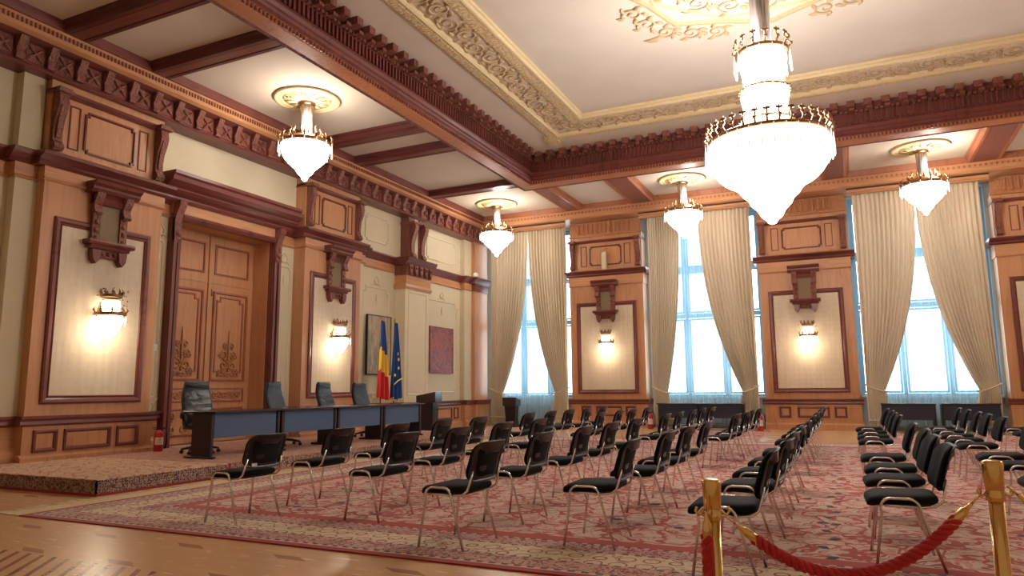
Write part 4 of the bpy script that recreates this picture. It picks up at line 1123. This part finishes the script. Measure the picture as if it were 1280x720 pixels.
# ------------------------------------------------------------------ chandeliers
def small_chandelier(x, y, label):
    r = empty('chandelier', (x, y, ZC), 0, label, 'chandelier', 'small crystal chandeliers')
    # built downwards from the ceiling panel
    m = MB(); m.lathe((0, 0, -.12), [(.16, .05), (.18, 0), (.14, -.04), (.12, -.04)], 16); m.build('canopy', 'old_brass', r)
    m = MB(); m.lathe((0, 0, 0), [(.13, -.14), (.115, -.4), (.125, -.72), (.12, -.78)], 28, .06); m.build('fluted_stem', 'crystal', r)
    m = MB(); m.lathe((0, 0, 0), [(.10, -.74), (.2, -.8), (.34, -.86), (.46, -.93), (.48, -.96), (.46, -.98)], 24); m.build('frame', 'old_brass', r)
    m = MB(); n = 14
    for k in range(n):
        a = 2*PI*k/n
        for R, z, hgt in ((.5, -.97, .17), (.3, -.86, .2)):
            c_, s_ = math.cos(a+(.2 if R < .4 else 0)), math.sin(a+(.2 if R < .4 else 0))
            m.tube([(R*c_, R*s_, z), ((R+.06)*c_, (R+.06)*s_, z+hgt*.4), ((R+.01)*c_, (R+.01)*s_, z+hgt*.75), ((R+.04)*c_, (R+.04)*s_, z+hgt)], [.014, .02, .012, .005], 5)
            m.ball(((R+.05)*c_, (R+.05)*s_, z+hgt*.45), .026, 6, 4)
    m.lathe((0, 0, 0), [(.5, -.95), (.515, -.97), (.515, -1.02), (.5, -1.03), (.485, -1.03), (.485, -.95)], 28); m.build('crown', 'old_brass', r)
    m = MB(); m.lathe((0, 0, 0), [(.3, -.88), (.45, -.97), (.49, -1.02), (.485, -1.12), (.45, -1.25), (.38, -1.36), (.27, -1.47), (.2, -1.53), (.15, -1.62), (.08, -1.68), (.05, -1.76), (.01, -1.79)], 48, .02, False); m.build('crystal_bowl', 'crystal_lit', r)
    pm = None
    for k in range(14):
        a = 2*PI*k/14; 
        if pm is None:
            m = MB(); m.tube([(0, 0, 0), (0, 0, -.1), (0, 0, -.24), (0, 0, -.27)], [.004, .012, .018, .003], 6); p = m.build('pendant', 'pendant', r); pm = p
        else:
            p = pm.copy(); col.objects.link(p); p.parent = r
        p.location = (.545*math.cos(a), .545*math.sin(a), -.98)
    l = bpy.data.lights.new('chandelier_light', 'POINT'); l.energy = 105; l.color = (1, .9, .76); l.shadow_soft_size = .12
    lo = bpy.data.objects.new('chandelier_light', l); col.objects.link(lo); lo.parent = r; lo.location = (.25, -.2, -.68)
    return r
def medal(x, y, label):
    r = empty('ceiling_medallion', (x, y, ZC), 0, label, 'ceiling medallion', 'round plaster medallions')
    m = MB(); m.lathe((0, 0, 0), [(.66, 0), (.68, -.03), (.66, -.055), (.6, -.06), (.57, -.03), (.54, -.05), (.52, -.05), (.5, -.03), (.5, .001)], 48); m.build('rim', 'gold_rim', r)
    m = MB(); m.lathe((0, 0, 0), [(.5, 0), (.48, -.04), (.3, -.055), (.2, -.09), (.1, -.1)], 32)
    for k in range(12):
        a = 2*PI*k/12; m.tube([(.2*math.cos(a), .2*math.sin(a), -.07), (.33*math.cos(a), .33*math.sin(a), -.075), (.47*math.cos(a), .47*math.sin(a), -.045)], [.02, .06, .01], 6, flat=.4)
    m.build('rosette', 'gold', r)
CH = [(-9.86, 10.95, 'over the long tables by the tall door'), (-10.08, 20.3, 'before the corner window'), (-4.0, 20.3, 'before the second window from the corner'), (2.1, 20.3, 'before the third window from the corner')]
for x, y, wh in CH:
    medal(x, y, 'round cream plaster medallion above the small chandelier ' + wh)
    small_chandelier(x, y, 'small lit crystal chandelier ' + wh)
# out of view lamps of the same kind: the room is symmetrical
for x, y, wh in ((8.0, 10.95, 'over the right side of the room'), (8.0, 20.3, 'before the far right window')):
    small_chandelier(x, y, 'small lit crystal chandelier ' + wh)

r = empty('chandelier', (-.85, 10.95, 3.65), 0, 'huge tiered crystal chandelier hanging in the middle of the hall', 'chandelier')
m = MB(); m.lathe((0, 0, 0), [(.2, 4.38), (.17, 4.3), (.16, 4.25)], 20); m.build('canopy', 'old_brass', r)
m = MB(); m.lathe((0, 0, 0), [(.15, 4.3), (.135, 3.6), (.13, 3.0), (.14, 2.75)], 20, .12); m.build('fluted_stem', 'crystal', r)
m = MB(); m.lathe((0, 0, 0), [(.12, 2.76), (.34, 2.7), (.345, 2.55), (.30, 2.3), (.29, 2.1), (.32, 2.07)], 56, .02, False); m.build('top_tier', 'crystal_lit', r)
m = MB(); m.lathe((0, 0, 0), [(.33, 2.07), (.35, 2.0), (.32, 1.85), (.31, 1.65), (.32, 1.6)], 56, .02, False); m.build('middle_tier', 'crystal_lit', r)
m = MB(); m.lathe((0, 0, 0), [(.33, 1.6), (.36, 1.53), (.35, 1.4), (.38, 1.25), (.5, 1.15)], 56, .02, False); m.build('lower_tier', 'crystal_lit', r)
def band(R, z, nm='brass_band'):
    m = MB(); m.lathe((0, 0, 0), [(R, z), (R+.02, z+.012), (R+.02, z+.035), (R, z+.045), (R-.02, z+.045), (R-.02, z)], 36)
    for k in range(22):
        a = 2*PI*k/22; m.ball(((R+.02)*math.cos(a), (R+.02)*math.sin(a), z+.02), .022, 6, 4)
    m.build(nm, 'old_brass', r)
band(.35, 2.06); band(.36, 1.56)
m = MB(); m.lathe((0, 0, 0), [(.35, 1.2), (.56, 1.27), (.77, 1.3), (.84, 1.27), (.865, 1.2), (.87, 1.0), (.85, .93), (.79, .84), (.74, .76), (.66, .68), (.52, .6), (.45, .54), (.4, .46), (.33, .4), (.28, .3), (.2, .22), (.15, .12), (.08, .06), (.06, .02), (.02, 0)], 88, .014, False); m.build('crystal_bowl', 'crystal_lit', r)
def crown(R, z, n, h, nm):
    m = MB(); m.lathe((0, 0, 0), [(R, z), (R+.025, z+.015), (R+.025, z+.05), (R, z+.065), (R-.02, z+.065), (R-.02, z)], 48); cr = m.build(nm, 'old_brass', r)
    fm = None
    for k in range(n):
        a = 2*PI*k/n
        if fm is None:
            m = MB(); m.tube([(0, 0, 0), (.05, 0, h*.3), (.0, 0, h*.55), (.03, 0, h*.8), (.01, 0, h)], [.016, .02, .014, .016, .004], 6)
            m.ball((.05, 0, h*.3), .03, 6, 4); m.ball((.02, .03, h*.78), .025, 6, 4); m.ball((.02, -.03, h*.78), .025, 6, 4)
            f = m.build('finial', 'old_brass', cr); fm = f
        else:
            f = fm.copy(); col.objects.link(f); f.parent = cr
        f.location = (R*math.cos(a), R*math.sin(a), z+.05); f.rotation_euler = (0, 0, a)
    pm = None
    for k in range(n):
        a = 2*PI*(k+.5)/n
        if pm is None:
            m = MB(); m.tube([(0, 0, 0), (0, 0, -.1), (0, 0, -.28), (0, 0, -.32)], [.004, .012, .02, .003], 6); p = m.build('pendant', 'pendant', cr); pm = p
        else:
            p = pm.copy(); col.objects.link(p); p.parent = cr
        p.location = ((R+.045)*math.cos(a), (R+.045)*math.sin(a), z+.02)
crown(.37, 2.66, 14, .24, 'top_crown'); crown(.87, 1.24, 34, .24, 'bowl_crown')
for dz, rr in ((2.95, .3), (1.6, .55)):
    for k in range(2):
        l = bpy.data.lights.new('chandelier_light', 'POINT'); l.energy = (55 if dz > 2 else 330); l.color = (1, .95, .9); l.shadow_soft_size = .15
        lo = bpy.data.objects.new('chandelier_light', l); col.objects.link(lo); lo.parent = r; lo.location = (rr*math.cos(k*PI+.6), rr*math.sin(k*PI+.6), dz)

# ------------------------------------------------------------------ rope barrier
SL, SR = (-.425, 2.42), (.405, 2.78)
def stanchion(x, y, h, label, hooks):
    r = empty('stanchion', (x, y, 0), 0, label, 'barrier post', 'brass rope barrier posts')
    m = MB(); m.lathe((0, 0, 0), [(.16, 0), (.165, .012), (.15, .025), (.06, .045), (.03, .07)], 32); m.build('base', 'brass', r)
    m = MB(); m.tube([(0, 0, .05), (0, 0, h-.1)], .023, 24); m.build('post', 'brass', r)
    m = MB(); m.lathe((0, 0, 0), [(.024, h-.13), (.0275, h-.125), (.0275, h-.105), (.0235, h-.10), (.0265, h-.09), (.0305, h-.014), (.029, h-.004), (.02, h)], 24, .012)
    hd = m.build('head', 'brass', r)
    for a in hooks:
        c_, s_ = math.cos(a), math.sin(a); m = MB()
        m.tube([(.026*c_, .026*s_, h-.10), (.045*c_, .045*s_, h-.115), (.055*c_, .055*s_, h-.10), (.05*c_, .05*s_, h-.088)], .005, 8); m.build('hook', 'brass', hd)
    return r
HL, HR = .955, 1.01
adir = math.atan2(SR[1]-SL[1], SR[0]-SL[0])
stanchion(*SL, HL, 'brass barrier post on the left, with a red rope hanging down it', [adir, adir+PI, -PI/2])
stanchion(*SR, HR, 'brass barrier post on the right, holding the red rope', [adir, adir+PI])
def rope(pts, label, loc):
    r = empty('barrier_rope', loc, 0, label, 'rope', 'red velvet ropes')
    P = [Vector(p)-Vector(loc) for p in pts]
    n = len(P); Lc = 0; S = [0]
    for i in range(1, n): Lc += (P[i]-P[i-1]).length; S.append(Lc)
    m = MB()
    side = Vector((P[-1]-P[0])); side.z = 0
    side = side.normalized() if side.length > .05 else Vector((1, 0, 0))
    nrm = Vector((-side.y, side.x, 0))
    for k in range(3):
        q = []
        for i in range(n):
            t = (P[min(i+1, n-1)]-P[max(i-1, 0)]).normalized(); b = t.cross(nrm).normalized()
            a = S[i]*2*PI/.075+2*PI*k/3; q.append(tuple(P[i]+(nrm*math.cos(a)+b*math.sin(a))*.0105))
        m.tube(q, .0098, 8)
    m.build('braid', 'rope', r)
    for e0, e1 in ((0, 1), (n-1, n-2)):
        d_ = (P[e1]-P[e0]).normalized(); a = P[e0]; m = MB()
        m.tube([tuple(a-d_*.075), tuple(a-d_*.06), tuple(a-d_*.045), tuple(a-d_*.04), tuple(a+d_*.03)], [.005, .006, .009, .014, .0165], 16)
        m.tube([tuple(a-d_*.075), tuple(a-d_*.10), tuple(a-d_*.115)], .004, 6); m.build('end_cap', 'brass', r)
    return r
A = Vector((SL[0]+.10, SL[1]+.042, HL-.17)); B = Vector((SR[0]-.10, SR[1]-.042, HR-.165))
d_ = B-A; sag = .0
def cat(t):
    # hanging curve with the given lowest point
    return A+d_*t+Vector((0, 0, -4*.158*t*(1-t)))
rope([cat(.03+.94*i/220) for i in range(221)], 'red twisted rope sagging between the two brass posts', tuple(A))
x, y = SL[0]-.012, SL[1]-.05
rope([(x, y, HL-.17-.0045*i) for i in range(160)], 'red rope end hanging straight down the left brass post', (x, y, HL-.15))
C2 = Vector((SR[0]+.07, SR[1]+.03, HR-.14))
rope([tuple(C2+Vector((.045+.011*i, .003*i, -.02-.011*i*(1-i/240)))) for i in range(100)], 'red rope leading off to the right of the right brass post', tuple(C2))

# ------------------------------------------------------------------ daylight
wd = bpy.data.worlds.new('sky'); sc.world = wd; wd.use_nodes = True
bg = wd.node_tree.nodes['Background']; bg.inputs[0].default_value = (.86, .95, 1, 1); bg.inputs[1].default_value = 5.5
for a, b in WINS:
    l = bpy.data.lights.new('window_portal', 'AREA'); l.shape = 'RECTANGLE'; l.size = b-a; l.size_y = 5.9; l.cycles.is_portal = True
    o = bpy.data.objects.new('window_portal', l); col.objects.link(o); o.location = ((a+b)/2, YB+.35, 3.9); o.rotation_euler = (-PI/2, 0, 0)

# ------------------------------------------------------------------ camera
R3 = ((0.9044630025, 0.4264697472, -0.0083804418), (-0.0680614376, 0.1248947117, -0.9898327898), (-0.4210870668, 0.8958375219, 0.1419887900))
cd = bpy.data.cameras.new('camera'); cam = bpy.data.objects.new('camera', cd); col.objects.link(cam)
right, down, fwd = [Vector(v) for v in R3]
mx = Matrix((right, -down, -fwd)).transposed().to_4x4(); mx.translation = Vector((0, 0, 1.25)); cam.matrix_world = mx
cd.sensor_width = 36; cd.lens = 36*882.247/1280; cd.clip_start = .05
sc.camera = cam
vs = sc.view_settings
vs.view_transform = 'Standard'; vs.look = 'None'; vs.gamma = 1; vs.use_curve_mapping = False; vs.exposure = 0.0
sc.cycles.max_bounces = 8; sc.cycles.diffuse_bounces = 4; sc.cycles.transparent_max_bounces = 12
sc.cycles.sample_clamp_indirect = 6
sc.cycles.use_denoising = True
